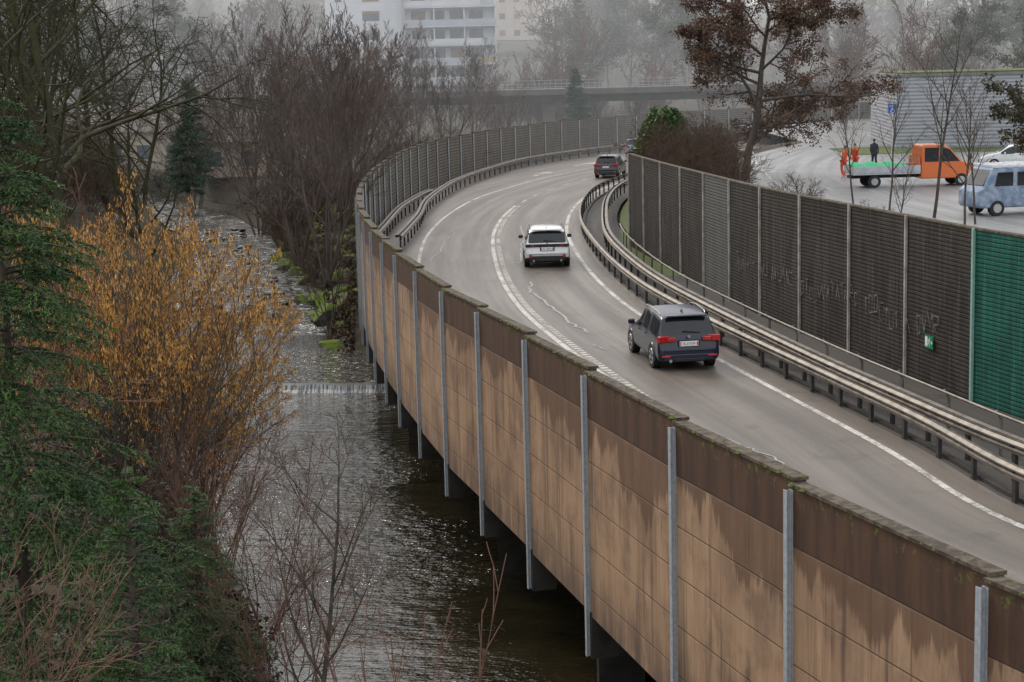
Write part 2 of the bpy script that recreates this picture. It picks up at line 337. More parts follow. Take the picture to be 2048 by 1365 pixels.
xa,xb=-17.5,-4.0
n=60;X=np.linspace(xa,xb,n)
prof=[(66.8,-3.33),(66.55,-3.31),(66.3,-3.35),(66.15,-3.5),(65.9,-3.62)]
for j in range(len(prof)-1):
    v=[]
    for (y,z) in (prof[j],prof[j+1]):
        v+=[[x,y+.5*math.sin(x*.35)+.07*math.sin(x*4)+.04*math.sin(x*11),z+.02*math.sin(x*2.3)] for x in X]
    mb.add(v,[[i,i+n,i+n+1,i+1] for i in range(n-1)],0 if j>1 else 1,smooth=True)
mb.build('weir',[M['foam'],pm('weir_sill_wet',(.05,.045,.035),(.09,.085,.07),4,.3)])
# ------------------------------------------------------------------ road
C0=RL
A=[];B=[]
Tn=tang(C0)
def hit(C,p,nrm):
    d=C-p;al=d@nrm;ac=np.abs(d@np.array([-nrm[1],nrm[0]]));ok=np.abs(al)<40
    i=np.argmin(np.where(ok,ac,1e9));return C[i]
Pm=[]
for p,t in zip(C0[::2],Tn[::2]):
    nrm=np.array([t[1],-t[0]]);A.append(hit(WALL,p,nrm)+nrm*.1);B.append(hit(R1,p,nrm));Pm.append(p)
A=np.array(A);B=np.array(B);Pm=np.array(Pm)
mb=MB();n=len(A);s_=arclen(Pm);wA=np.linalg.norm(A-Pm,axis=1);wB=np.linalg.norm(B-Pm,axis=1)
v=np.concatenate([np.hstack([A,np.zeros((n,1))]),np.hstack([B,np.zeros((n,1))])]);uv=[]
for i in range(n-1): uv+=[(wA[i],s_[i]),(-wB[i],s_[i]),(-wB[i+1],s_[i+1]),(wA[i+1],s_[i+1])]
mb.add(v,[[i,n+i,n+i+1,i+1] for i in range(n-1)],0,uv);mb.build('road',[M['asphalt']])
mb=MB();Bq=[]
for b,t in zip(B,Tn[::2]): Bq.append(hit(ROADR,b,np.array([t[1],-t[0]])))
ribbon(mb,B-np.array([.02,0]),np.array(Bq),-.004);mb.build('road_verge',[M['verge']])
mb=MB();sweep(mb,cut(off(RL,.95),10,140),[(-.06,.0),(.06,.0),(.06,.08),(-.06,.08)]);mb.build('kerb',[M['darkconc']])
mb=MB();c=cut(WALL,-3,75)
sweep(mb,c,[(.2,-.02),(.2,-.95),(.5,-1.3),(5,-1.3),(5,-.02)],0)
o=mb.build('road_deck',[M['darkconc']])
mb=MB();Q,_=resample(cut(WALL,0,70),8.4,2)
for q in off(Q,1.4): mb.box((q[0],q[1],-3),(.9,.9,3.4))
mb.build('deck_piers',[M['darkconc']])
mb=MB()
def line(C,w,z=.006,m=0): ribbon(mb,off(C,-w/2),off(C,w/2),z,m)
line(cut(RL,5,175),.17)
line(cut(LLn,60,175),.16)
line(cut(CL,8,108),.55,.005,1)
line(cut(off(CL,-.13),5,108),.17,.009)
c=cut(off(CL,.15),8,108);Q,q=resample(c,.4);T=tang(Q)
for p,t in zip(Q,T): mb.box((p[0],p[1],.009),(.2,.2,.006),math.atan2(t[1],t[0])-math.pi/2)
c=cut(CL,110,175);s=arclen(c);k=0
while k+2<s[-1]:
    seg=c[(s>=k)&(s<=k+2.2)]
    if len(seg)>2: line(seg,.15)
    k+=5
for (x,y,rz) in((2.7,139,-.25),(6.7,151,-.42)):
    ca,sa=math.cos(rz),math.sin(rz)
    P=[(-.1,-2.6),(.1,-2.6),(.1,.6),(.55,.4),(.05,2.4),(-.55,.4),(-.1,.6)]
    P=[(a*1.5+.0,b) for a,b in P]
    mb.add([[x+a*ca-b*sa,y+a*sa+b*ca,.007] for a,b in P],[[0,1,2,6]]);mb.add([[x+a*ca-b*sa,y+a*sa+b*ca,.007] for a,b in P],[[3,4,5]])
mb.build('road_markings',[M['white'],M['whiteworn']])
mb=MB()
def crack(pts,w=.06):
    C=[]
    for a,b in zip(pts[:-1],pts[1:]):
        n=6
        for i in range(n):
            t=i/n;C.append((a[0]+(b[0]-a[0])*t+rnd.gauss(0,.06),a[1]+(b[1]-a[1])*t+rnd.gauss(0,.08)))
    C.append(pts[-1]);C=np.array(C);ribbon(mb,off(C,-w/2),off(C,w/2),.014)
crack([(2.5,55.7),(2.2,57),(1.65,60.5),(1.1,64.5),(.75,66.5),(.8,69.5)],.09);crack([(2.9,52.3),(2.4,53.4)],.06)
crack([(5.9,35.8),(5.5,37.5),(4.8,39.4)],.05);crack([(.45,76),(.55,82),(.7,88),(.6,94)],.07);crack([(-3.2,84),(0,84.6),(2.6,85)],.04)
crack([(-4,60),(-3.4,68),(-3.5,74)],.05);crack([(-3.6,78),(-3.2,86),(-2.9,92)],.05)
mb.build('crack_repairs',[M['crack']])
# ------------------------------------------------------------------ left noise barrier
def pt(C,s,S): return np.array([np.interp(s,S,C[:,0]),np.interp(s,S,C[:,1])])
SW=arclen(WALL)
post_s=[float(SW[np.argmin(np.linalg.norm(WALL-np.array(p),axis=1))]) for p in Wp[2:17]]
k=post_s[-1]+4.1
while k<SW[-1]-40: post_s.append(k);k+=4.1
par=empty('noise_barrier')
mf=MB();mc=MB();mp=MB();mr=MB();mo=MB();TW=tang(WALL)
def tn(s):
    i=min(int(np.searchsorted(SW,s)),len(TW)-1);t=TW[i];return t,np.array([t[1],-t[0]])
for a,b in zip(post_s[:-1],post_s[1:]):
    pa,pb=pt(WALL,a,SW),pt(WALL,b,SW);t=(pb-pa)/np.linalg.norm(pb-pa);n=np.array([t[1],-t[0]]);Ln=np.linalg.norm(pb-pa)
    jz=rnd.gauss(0,.012);za,zb=3.32+jz,3.26+jz
    pa2=pa+n*.03-t*.04;pb2=pb-n*.02
    u=a*1.0+rnd.random()*60;bot=-1.15
    v=[(*pa2,bot),(*pb2,bot),(*pb2,zb),(*pa2,za)]
    mf.add(v,[[0,3,2,1]],0,[(u,bot-za),(u,0),(u+Ln,0),(u+Ln,bot-zb)])
    v2=[(*(pa2+n*.14),bot),(*(pb2+n*.14),bot),(*(pb2+n*.14),zb),(*(pa2+n*.14),za)]
    mr.add(v2,[[0,1,2,3]],0,[(u,bot),(u+Ln,bot),(u+Ln,zb),(u,za)])
    mc.add([v[0],v2[0],v2[1],v[1],v[3],v2[3]],[[0,1,2,3],[0,4,5,1]],1)
    o1=-.035;o2=.175;h=.045
    cv=[(*(pa2+n*o1),za),(*(pb2+n*o1),zb),(*(pb2+n*o2),zb),(*(pa2+n*o2),za)]
    cv+=[(x,y,z+h) for x,y,z in cv]
    mc.add(cv,[[0,3,2,1],[4,5,6,7],[0,1,5,4],[1,2,6,5],[2,3,7,6],[3,0,4,7]],0)
    if a<75:
        for _ in range(rnd.randint(8,20)):
            w=rnd.random();q=pa2+(pb2-pa2)*w+n*rnd.choice((-.04,-.02,.1));z=za+(zb-za)*w+h
            r=rnd.uniform(.012,.045)
            mo.add([[q[0]+r*math.cos(k)*rnd.uniform(.8,1.8),q[1]+r*math.sin(k)*1.5,z-.02] for k in range(6)]+[[q[0],q[1],z+r*.5]],[[i,(i+1)%6,6] for i in range(6)],0)
for i,s in enumerate(post_s):
    p=pt(WALL,s,SW);t,n=tn(s);rz=math.atan2(t[1],t[0])
    q=p-n*.06;h=3.2;b=-1.9
    mp.box((q[0]-n[0]*.04,q[1]-n[1]*.04,(h+b)/2),(.105,.012,h-b),rz)
    mp.box((q[0],q[1],(h+b)/2),(.012,.068,h-b),rz)
    mp.box((q[0]+n[0]*.04,q[1]+n[1]*.04,(h+b)/2),(.105,.012,h-b),rz)
    q2=p+n*.20;mp.box((q2[0],q2[1],1.6),(.09,.06,3.3),rz)
    q3=p+n*.22;mp.box((q3[0],q3[1],-1.5),(.26,.5,.85),rz,1)
mf.build('river_face',[M['river']],par);mc.build('caps',[M['cap'],M['darkconc']],par);mp.build('posts',[M['galv'],M['darkconc']],par)
mr.build('road_face',[M['slatfar']],par);mo.build('moss',[M['moss']],par)
# ------------------------------------------------------------------ right barrier
par=empty('noise_barrier')
ms=MB();mp=MB();SWr=arclen(RW)
anchor=float(SWr[np.argmin(np.linalg.norm(RW-np.array((11.45,43)),axis=1))])
ss=[anchor+4.0*k for k in range(-9,12) if 0<anchor+4.0*k<SWr[-1]];ss.append(SWr[-1]);TR=tang(RW)
mats=[M['slat'],M['slat2'],M['slatgreen']]
for a,b in zip(ss[:-1],ss[1:]):
    pa,pb=pt(RW,a,SWr),pt(RW,b,SWr);t=(pb-pa)/np.linalg.norm(pb-pa);n=np.array([t[1],-t[0]]);Ln=np.linalg.norm(pb-pa)
    kk=round((a-anchor)/4);mi=2 if kk<0 else (1 if kk==5 else 0)
    top=4.3;th=.16
    P=[pa,pb,pb+n*th,pa+n*th];v=[(*p,-.1) for p in P]+[(*p,top) for p in P];u=rnd.random()*90
    ms.add(v,[[0,4,5,1]],mi,[(u,0),(u,top),(u+Ln,top),(u+Ln,0)])
    ms.add(v,[[2,6,7,3]],mi,[(u,0),(u,top),(u+Ln,top),(u+Ln,0)])
    ms.add(v,[[4,7,6,5],[0,3,7,4],[1,5,6,2]],3)
    c=(pa+pb)/2+n*.08;ms.box((c[0],c[1],top+.025),(Ln,.2,.05),math.atan2(t[1],t[0]),3)
for i,s in enumerate(ss):
    p=pt(RW,s,SWr);k=min(int(np.searchsorted(SWr,s)),len(TR)-1);t=TR[k];n=np.array([t[1],-t[0]]);q=p-n*.03
    gi=1 if abs(s-anchor)<1 or s<anchor else 0
    mp.box((q[0],q[1],2.1),(.085,.07,4.5),math.atan2(t[1],t[0]),gi)
ms.build('slat_panels',mats+[M['cap']],par)
M['postgreen']=pm('post_green',(.25,.42,.36),(.2,.36,.3),5,.6)
M['postlight']=pm('post_aluminium',(.42,.40,.37),(.28,.26,.24),3,.6,.2)
mp.build('posts',[M['postlight'],M['postgreen']],par)
M['graf']=pm('graffiti_chalk',(.17,.165,.155),(.05,.045,.04),4,.9,lo=.40,hi=.62)
mb=MB();s=anchor+2.2
def onwall(s,z,o=-.012):
    p=pt(RW,s,SWr);k=min(int(np.searchsorted(SWr,s)),len(TR)-1);t=TR[k];n=np.array([t[1],-t[0]]);q=p+n*o;return (q[0],q[1],z)
def stroke(pts,w=.035):
    for (a,za),(b,zb) in zip(pts[:-1],pts[1:]):
        d=math.hypot(b-a,zb-za)+1e-6;nx,nz=-(zb-za)/d*w/2,(b-a)/d*w/2
        mb.add([onwall(a+nx,za+nz,-.035),onwall(b+nx,zb+nz,-.035),onwall(b-nx,zb-nz,-.035),onwall(a-nx,za-nz,-.035)],[[0,1,2,3]])
G=[[(0,0),(0,1),(.5,1),(.5,.5),(0,.5),(.5,0)],[(.5,0),(0,0),(0,1),(.5,1)],[(0,1),(.25,0),(.5,1)],[(0,0),(.5,0),(.5,1),(0,1),(0,0)],[(0,0),(0,1),(.5,0),(.5,1)],[(0,1),(0,0),(.5,0),(.5,1)],[(0,1),(.5,1),(.25,1),(.25,0)],[(0,0),(.25,1),(.5,0)],[(.1,0),(.1,1)]]
while s<anchor+19:
    h=.38+rnd.random()*.12;g=rnd.choice(G);z0=1.35+.12*math.sin(s)+rnd.gauss(0,.05)
    stroke([(s-a*.5+rnd.gauss(0,.04),z0+b*h+rnd.gauss(0,.03)) for a,b in g]);s+=.36 if rnd.random()>.15 else .7
mb.build('graffiti',[M['graf']],par)
def text(body,size,mat,parent,loc,rot,ext=.001,name='lettering',sx=1,align='CENTER'):
    cu=bpy.data.curves.new(name,'FONT');cu.body=body;cu.size=size;cu.extrude=ext;cu.align_x=align;cu.align_y='CENTER'
    cu.materials.append(mat);o=obj(name,cu,parent,loc,rot);o.scale=(sx,1,1);return o
def running_man(mb,s,m):
    def st(pts,w):
        for (a,b),(c,d) in zip(pts[:-1],pts[1:]):
            l=math.hypot(c-a,d-b)+1e-9;nx,nz=-(d-b)/l*w/2,(c-a)/l*w/2
            mb.add([[(a+nx)*s,-.012,(b+nz)*s],[(c+nx)*s,-.012,(d+nz)*s],[(c-nx)*s,-.012,(d-nz)*s],[(a-nx)*s,-.012,(b-nz)*s]],[[0,1,2,3]],m)
    mb.add([[ (.1+.09*math.cos(k*.785))*s,-.012,(.36+.09*math.sin(k*.785))*s] for k in range(8)],[list(range(8))],m)
    st([(.05,.26),(-.05,-.02)],.15);st([(-.05,-.02),(.12,-.16),(.05,-.4)],.09);st([(-.05,-.02),(-.2,-.2),(-.38,-.22)],.09);st([(.05,.22),(.2,.08),(.3,.14)],.07);st([(.03,.22),(-.18,.2),(-.24,.04)],.07)
p=onwall(anchor+2.4,1.15,-.06);t=TR[int(np.searchsorted(SWr,anchor+2.4))]
e=empty('emergency_exit_sign',p,math.atan2(-t[1],-t[0]))
mb=MB();mb.box((0,0,0),(.5,.02,.34),0,0)
mb.add([[-.22,-.011,-.13],[-.07,-.011,-.13],[-.07,-.011,.13],[-.22,-.011,.13]],[[0,1,2,3]],1)
mb2=MB();running_man(mb2,.28,0);mb2.build('pictogram',[M['whitep']],e,(.03,-.002,0))
mb.add([[.13,-.012,.02],[.17,-.012,.02],[.17,-.012,.06],[.23,-.012,0],[.17,-.012,-.06],[.17,-.012,-.02],[.13,-.012,-.02]],[[0,1,2,3,4,5,6]],1)
mb.build('board',[M['green_sign'],M['whitep']],e)
# ------------------------------------------------------------------ guard rails
def wbeam(mb,C,z,side=-1,m=0):
    pr=[(0,.155),(.0,.12),(.075,.07),(.075,.04),(0,.01),(0,-.01),(.075,-.04),(.075,-.07),(0,-.12),(0,-.155)]
    sweep(mb,C,[(side*a,z+b) for a,b in pr]+[(side*(a-.006),z+b) for a,b in pr[::-1]],m,True)
def rail(name,C,side,zb,box=False,step=2.0):
    e=empty(name);mb=MB();wbeam(mb,C,zb,side)
    if box: sweep(mb,C,[(-side*.1,zb+.14),(-side*.24,zb+.14),(-side*.24,zb+.02),(-side*.1,zb+.02)])
    mb.build('beam',[M['rail']],e);mb=MB();Q,_=resample(C,step,.5);T=tang(Q);Q=off(Q,-side*.05)
    for p,t in zip(Q,T):
        rz=math.atan2(t[1],t[0]);mb.box((p[0],p[1],(zb+.1)/2-.05),(.13,.08,zb+.2),rz)
        mb.box((p[0]+t[1]*side*.03,p[1]-t[0]*side*.03,zb),(.16,.12,.12),rz)
    mb.build('posts',[M['railpost']],e)
rail('guard_rail',cut(R1,8,140),-1,.62)
rail('guard_rail',cut(R2,8,140),-1,.72,True)
LG=catmull([(-5.15,82.5),(-5.0,87),(-4.8,95),(-4.85,104),(-4.4,113),(-3.6,123),(-2.3,131.5),(-.4,141.5),(1.7,150),(6.4,161),(11.6,169.3),(17,177)])
LG2=catmull([(-6.45,80),(-6.3,88),(-6.2,98),(-5.9,104),(-5.3,111),(-4.9,113.5)])
rail('guard_rail',LG,1,.65,True);rail('guard_rail',LG2,1,.65,True)
e=empty('pipe_railing');mb=MB();C=cut(off(R2,.75),10,84);Q,_=resample(C,.8)
def tube(mb,P,r,m=0,n=6):
    for a,b in zip(P[:-1],P[1:]): mb.cyl(a,b,r,n=n,m=m,caps=False)
tube(mb,[(x,y,.95) for x,y in Q],.035)
Q,_=resample(C,2.6,1)
T=tang(Q)
for (x,y),t in zip(Q,T):
    n=np.array([t[1],-t[0]])
    tube(mb,[(x+n[0]*.16,y+n[1]*.16,-.1),(x+n[0]*.16,y+n[1]*.16,.8),(x+n[0]*.07,y+n[1]*.07,.97),(x,y,.95)],.035)
mb.build('pipes',[M['rail']],e)
mb=MB();c1=cut(off(R2,.9),70,140);ribbon(mb,c1,off(c1,1.8),.004);mb.build('grass_verge',[M['grass']])
# ------------------------------------------------------------------ rocks
def rockmesh():
    bm=bmesh.new();bmesh.ops.create_icosphere(bm,subdivisions=3,radius=1)
    a=[Vector((rnd.gauss(0,1),rnd.gauss(0,1),rnd.gauss(0,1))).normalized() for _ in range(16)]
    for v in bm.verts:
        c=v.co.copy()
        for q in a:
            d=c.dot(q)-.66
            if d>0: c-=q*d*.95
        v.co=c*(1+.05*rnd.random())
    V=np.array([v.co[:] for v in bm.verts]);Fc=np.array([[v.index for v in f.verts] for f in bm.faces]);bm.free();return V,Fc
RK=[rockmesh() for _ in range(6)]
mb=MB()
for i in range(380):
    y=rnd.uniform(59,112);x=float(fSR(y))+rnd.uniform(-.9,5.2)
    if x>float(fW(y))-.3: continue
    z=float(terrain(x,y));s=rnd.uniform(.3,.8)*(1.3 if rnd.random()<.2 else .8)
    V,Fc=rnd.choice(RK);a=rnd.random()*6.28
    R=np.array([[math.cos(a),-math.sin(a),0],[math.sin(a),math.cos(a),0],[0,0,1]])
    mb.add((V*np.array([s*1.3,s,s*.75]))@R.T+np.array([x,y,z+.1*s]),Fc,0)
for i in range(75):
    y=rnd.uniform(78,125);x=rnd.uniform(float(fSL(y))+.3,float(fSR(y))-.1);s=rnd.uniform(.08,.30)
    V,Fc=rnd.choice(RK);a=rnd.random()*6.28
    R=np.array([[math.cos(a),-math.sin(a),0],[math.sin(a),math.cos(a),0],[0,0,1]])
    mb.add((V*np.array([s*1.6,s,s*.6]))@R.T+np.array([x,y,-3.05+.012*(y-80)]),Fc,1)
for i in range(40):
    y=rnd.uniform(30,60);x=float(fSL(y))+rnd.uniform(-.5,.4);s=rnd.uniform(.12,.35)
    V,Fc=rnd.choice(RK);mb.add(V*np.array([s*1.3,s,s*.6])+np.array([x,y,float(terrain(x,y))-.05]),Fc,1)
mb.build('mossy_rocks',[M['rock'],pm('wet_rock',(.03,.027,.023),(.08,.072,.06),3,.45,bump=.5)])
# ------------------------------------------------------------------ vegetation
def grow(seed,H,r0,nc,ratio=.6,ang=(25,55),trop=.06,jit=.12,stems=1,stemspread=.1,tmin=.25,nseg=(8,5,4,3,2,2),droop=0):
    R=random.Random(seed);S=[];tips=[]
    mx=len(nc)
    def br(p,d,Ln,r,lv):
        n=nseg[min(lv,5)];pts=[p];ds=[];rr=[r];q=p;dd=d
        for i in range(n):
            tr=trop if lv<2 else trop-droop
            dd=Vector((dd.x+R.gauss(0,jit),dd.y+R.gauss(0,jit),dd.z+R.gauss(0,jit)+tr)).normalized()
            q2=q+dd*(Ln/n);r2=r*(1-.8*(i+1)/n)+.0015
            S.append((q.x,q.y,q.z,q2.x,q2.y,q2.z,rr[-1],r2));q=q2;pts.append(q);ds.append(dd);rr.append(r2)
        if lv<mx:
            for k in range(nc[lv]):
                t=tmin+(1-tmin)*(k+R.random())/nc[lv];i=min(int(t*n),n-1);f=t*n-i
                b=pts[i].lerp(pts[i+1],min(f,1));a=math.radians(R.uniform(*ang));dv=ds[i]
                o=dv.orthogonal().normalized();o.rotate(Matrix.Rotation(R.random()*6.283,3,dv))
                nd=(dv*math.cos(a)+o*math.sin(a)).normalized()
                br(b,nd,Ln*ratio*(1.15-.55*t)*R.uniform(.75,1.15),max(rr[i]*.6,.003),lv+1)
    for s in range(stems):
        a=R.random()*6.283;sp=stemspread*R.uniform(.3,1)
        br(Vector((math.cos(a)*.15*(stems>1),math.sin(a)*.15*(stems>1),0)),Vector((math.cos(a)*sp,math.sin(a)*sp,1)).normalized(),H*R.uniform(.75,1) if stems>1 else H,r0,0)
    return np.array(S)
def tubes(mb,S,rmin,m=0,k=3):
    P0=S[:,:3];P1=S[:,3:6];d=P1-P0;d/=np.linalg.norm(d,axis=1)[:,None]+1e-9
    ref=np.where(np.abs(d[:,2:3])<.9,np.array([[0,0,1.]]),np.array([[1.,0,0]]))
    a=np.cross(d,ref);a/=np.linalg.norm(a,axis=1)[:,None];b=np.cross(d,a)
    r0=np.maximum(S[:,6],rmin)[:,None];r1=np.maximum(S[:,7],rmin)[:,None];N=len(S)
    V=np.zeros((N,2*k,3))
    for i in range(k):
        t=2*math.pi*i/k;o=a*math.cos(t)+b*math.sin(t);V[:,i]=P0+o*r0;V[:,k+i]=P1+o*r1
    base=(np.arange(N)*2*k)[:,None,None]
    f=np.array([[i,(i+1)%k,k+(i+1)%k,k+i] for i in range(k)])[None]
    mb.add(V.reshape(-1,3),(base+f).reshape(-1,4),m,smooth=True)
def leaves(mb,P,size,m,asp=.6,seed=0,down=False,var=.4):
    R=np.random.RandomState(seed);N=len(P)
    d=R.normal(size=(N,3))
    if down: d=d*.25+np.array([0,0,-1])
    d/=np.linalg.norm(d,axis=1)[:,None];w=np.cross(d,R.normal(size=(N,3)));w/=np.linalg.norm(w,axis=1)[:,None]+1e-9
    s=size*(1+R.uniform(-var,var,(N,1)));v=np.stack([P,P+d*s*.5+w*s*asp/2,P+d*s,P+d*s*.5-w*s*asp/2],1)
    mb.add(v.reshape(-1,3),np.arange(N*4).reshape(-1,4),m)
def tree(name,seed,H,r0,nc,mats,rmin=.006,leaf=None,**kw):
    S=grow(seed,H,r0,nc,**kw);mb=MB();tubes(mb,S,rmin)
    if leaf:
        n,size,down,spread=leaf;R=np.random.RandomState(seed)
        thin=np.where(S[:,6]<np.percentile(S[:,6],75))[0];I=thin[R.randint(0,len(thin),n)]
        t=R.rand(n,1);P=S[I,:3]*(1-t)+S[I,3:6]*t+R.normal(0,spread,(n,3));leaves(mb,P,size,1,.55 if not down else .24,seed,down)
    return mb.build(name,mats)
def place(o,x,y,z=None,rz=0,s=1):
    o.location=(x,y,float(terrain(x,y))-.1 if z is None else z);o.rotation_euler=(0,0,rz);o.scale=(s,s,s) if not hasattr(s,'__len__') else s;return o
def inst(o,x,y,z=None,rz=0,s=1,name=None,parent=None):
    c=obj(name or o.name.split('.')[0],o.data,parent);return place(c,x,y,z,rz,s)
def spruce(name,seed,H,Rb,nwh,mats,tw=1.0,bl=.05,bw=.012,droop=.25,per=26,nb=6,pw=.75):
    R=random.Random(seed);seg=[];tw_p=[];seg.append((0,0,0,0,0,H,.012*H+.02,.01))
    for w in range(nwh):
        h=H*(.04+.95*(w/nwh)**.9);rad=Rb*(1-h/H)**pw+.08
        for b in range(nb):
            a=R.random()*6.283;Lb=rad*R.uniform(.6,1.18);n=7
            p=Vector((0,0,h+R.uniform(-.12,.12)));el=.35*(h/H)+.05
            d=Vector((math.cos(a),math.sin(a),el)).normalized()
            for i in range(n):
                d=Vector((d.x,d.y,d.z-droop/n*1.6+(.5*droop/n if i>4 else 0))).normalized();q=p+d*Lb/n
                seg.append((p.x,p.y,p.z,q.x,q.y,q.z,.018*(1-i/n)+.004,.018*(1-(i+1)/n)+.004))
                tw_p.append((p,q))
                if i>0:
                    for sgn in(-1,1):
                        for rep in range(2):
                            side=Vector((-d.y*sgn,d.x*sgn,0));tl=Lb*.36*(1-.6*i/n)*R.uniform(.7,1.2)*tw
                            dd=(side*.8+d*.75+Vector((0,0,R.uniform(-.55,.0)))).normalized();q0=p.lerp(q,R.random())
                            q1=q0+dd*tl*.55;q2=q1+(dd+Vector((0,0,-.6))).normalized()*tl*.45
                            tw_p.append((q0,q1));tw_p.append((q1,q2))
                p=q
    mb=MB();tubes(mb,np.array(seg),.004)
    A=np.array([t[0][:] for t in tw_p]);B=np.array([t[1][:] for t in tw_p]);N=len(A)
    Ls=np.linalg.norm(B-A,axis=1);cnt=np.maximum(3,(Ls*per/.25).astype(int));I=np.repeat(np.arange(N),cnt)
    Rn=np.random.RandomState(seed);t=Rn.rand(len(I),1);P=A[I]*(1-t)+B[I]*t
    D=(B-A)/ (Ls[:,None]+1e-9);o=Rn.normal(size=(len(I),3));dn=D[I]*.75+o*.45;dn/=np.linalg.norm(dn,axis=1)[:,None]
    wv=np.cross(dn,Rn.normal(size=(len(I),3)));wv/=np.linalg.norm(wv,axis=1)[:,None]
    v=np.stack([P-wv*bw/2,P+wv*bw/2,P+dn*bl+wv*bw*.3,P+dn*bl-wv*bw*.3],1)
    mb.add(v.reshape(-1,3),np.arange(len(I)*4).reshape(-1,4),1);print(name,len(I))
    return mb.build(name,mats)
sp=[M['bark'],M['needle']]
place(spruce('spruce_tree',1,10.0,3.0,36,sp,per=16,bl=.055,bw=.015,droop=.5,nb=7,pw=.72),-6.4,22,-1.3)
s2=spruce('spruce_tree',2,5.6,1.15,22,sp,per=16,bl=.04,bw=.011,nb=7);place(s2,-4.1,18,-1)
inst(s2,-5.6,17.5,-.6,2,(1.1,1.1,.8));inst(s2,-5.2,27.5,-1.0,1,(1.0,1.0,.55))
s3=spruce('conifer_tree',3,6.4,1.9,18,[M['bark'],M['needle_hazed']],per=4,bl=.16,bw=.06);place(s3,7.3,186,1.8)
inst(s3,-24.0,132,-.3,1,1.0);inst(s3,-26,145,0,2,1.3)
bb=[M['bark'],M['catkin']]
hz=tree('hazel_bush',11,5.9,.035,(8,7,4),bb,.005,(21000,.09,True,.03),ratio=.48,ang=(12,42),trop=.03,jit=.07,stems=15,stemspread=.68,tmin=.2)
place(hz,-6.9,33,-.5);inst(hz,-9.0,38.5,-.6,2.2,.95);inst(hz,-6.9,37.0,-1.4,4,.75)
tw=tree('bare_shrub',21,3.8,.022,(6,5,3),[M['bark_red']],.004,ratio=.55,ang=(15,50),trop=.03,jit=.12,stems=8,stemspread=.7)
place(tw,-5.7,16,.2,0,.95);inst(tw,-9.5,29,0,2.5,1.5);inst(tw,-4.2,16.4,-1.6,1.2,.8);inst(tw,-4.6,30.5,-1.6,3.2,.8);inst(tw,-6.3,36,-1.6,.9,.8);inst(tw,-5.2,15.2,-.6,4.2,.9);inst(tw,-5.6,31.5,-1,5.2,.8);inst(tw,-3.6,26,-1.6,2.2,.75)
sap=tree('bare_sapling',23,4.6,.05,(12,5,4),[M['bark']],.0045,ratio=.42,ang=(25,60),trop=.06,jit=.07,tmin=.3)
place(sap,-2.45,19.2,-.4)
sh=tree('bare_shrub',25,4.2,.016,(3,2),[M['bark_red']],.005,ratio=.4,ang=(10,25),trop=.04,jit=.05,stems=7,stemspread=.35)
place(sh,-1.0,17,-1.2,0,1.15);inst(sh,-2.0,17.6,-1.4,2,.8)
def clump(name,seed,n,fn,size,mats):
    R=random.Random(seed);P=np.array([fn(R) for _ in range(n)]);mb=MB();leaves(mb,P,size,0,.75,seed);return mb.build(name,mats)
def ivy(R):
    y=R.uniform(14,62);x=float(fSL(y))-abs(R.gauss(0,2.6))+.15
    h=max(0,mnoise.noise((x*.7,y*.45,3))*2.2+.3)
    return (x,y,max(-3.5,float(terrain(x,y)))+R.random()**1.6*1.1*h)
clump('ivy_undergrowth',3,46000,ivy,.10,[M['leaf_ivy']])
def litter(R):
    y=R.uniform(56,140);x=float(fSR(y))+R.uniform(1.2,8)
    if x>float(fW(y))-.3:x=float(fW(y))-.4-R.random()
    return (x,y,float(terrain(x,y))+R.random()**3*.6)
M['scrub']=pm('scrub_brown',(.11,.075,.045),(.07,.05,.03),.8,.9,island=.4)
clump('bank_scrub',4,16000,litter,.2,[M['scrub']])
mA=tree('bare_tree',31,12.5,.085,(10,7,5,3),[M['bark_grey']],.009,ratio=.42,ang=(14,42),trop=.06,jit=.07,stems=6,stemspread=.45,tmin=.25)
mB=tree('bare_tree',32,11,.08,(10,7,5,3),[M['bark_grey']],.009,ratio=.45,ang=(15,48),trop=.05,jit=.09,stems=5,stemspread=.6,tmin=.2)
place(mA,-9.0,85,-1.6,0,.95);place(mB,-11.2,92,-1.6)
for i,(x,y,s) in enumerate([(-9.6,99,.95),(-13.5,106,1.0),(-10,112,.85),(-13,124,1.0),(-17.5,122,1.05),(-9.5,134,.8),(-20,138,1.1),(-15,144,1.0),(-8.2,78,.42),(-26,146,1.2),(-5.2,150,.75),(-1,165,.65),(-8,158,.95),(-11,172,1.0),(-3.5,174,.85)]):
    inst((mA,mB)[i%2],x,y,None,i*1.7,s)
bA=tree('large_bare_tree',41,17,.26,(12,7,5,4),[M['bark_moss']],.010,ratio=.52,ang=(30,70),trop=.035,jit=.13,tmin=.28,droop=.07)
bB=tree('large_bare_tree',42,15,.22,(12,7,5,4),[M['bark_moss']],.010,ratio=.52,ang=(30,75),trop=.03,jit=.14,tmin=.2,droop=.10)
place(bA,-15.2,57,0);place(bB,-13.4,47,0,0,.9)
for i,(x,y,s) in enumerate([(-17.5,64,.95),(-19.5,74,1.0),(-23,82,1.0),(-26,94,1.1),(-24,106,.95),(-30,112,1.15),(-29,76,1.1),(-36,130,1.2),(-33,98,1.1),(-17.6,86,.7),(-21,98,.8),(-24.5,118,.85)]):
    inst((bA,bB)[i%2],x,y,None,i*2.1,s)
lb=tree('bare_thicket',51,4.2,.03,(7,6,3),[M['twig_brown']],.009,ratio=.5,ang=(20,55),trop=.03,jit=.1,stems=8,stemspread=.7,tmin=.1)
place(lb,-19,66,-.4)
for i in range(60):
    y=rnd.uniform(54,150);x=float(fSL(y))-rnd.uniform(1.8,15)
    inst(lb,x,y,None,rnd.random()*6,rnd.uniform(.7,1.5) if x<float(fSL(y))-5 else rnd.uniform(.5,.8))
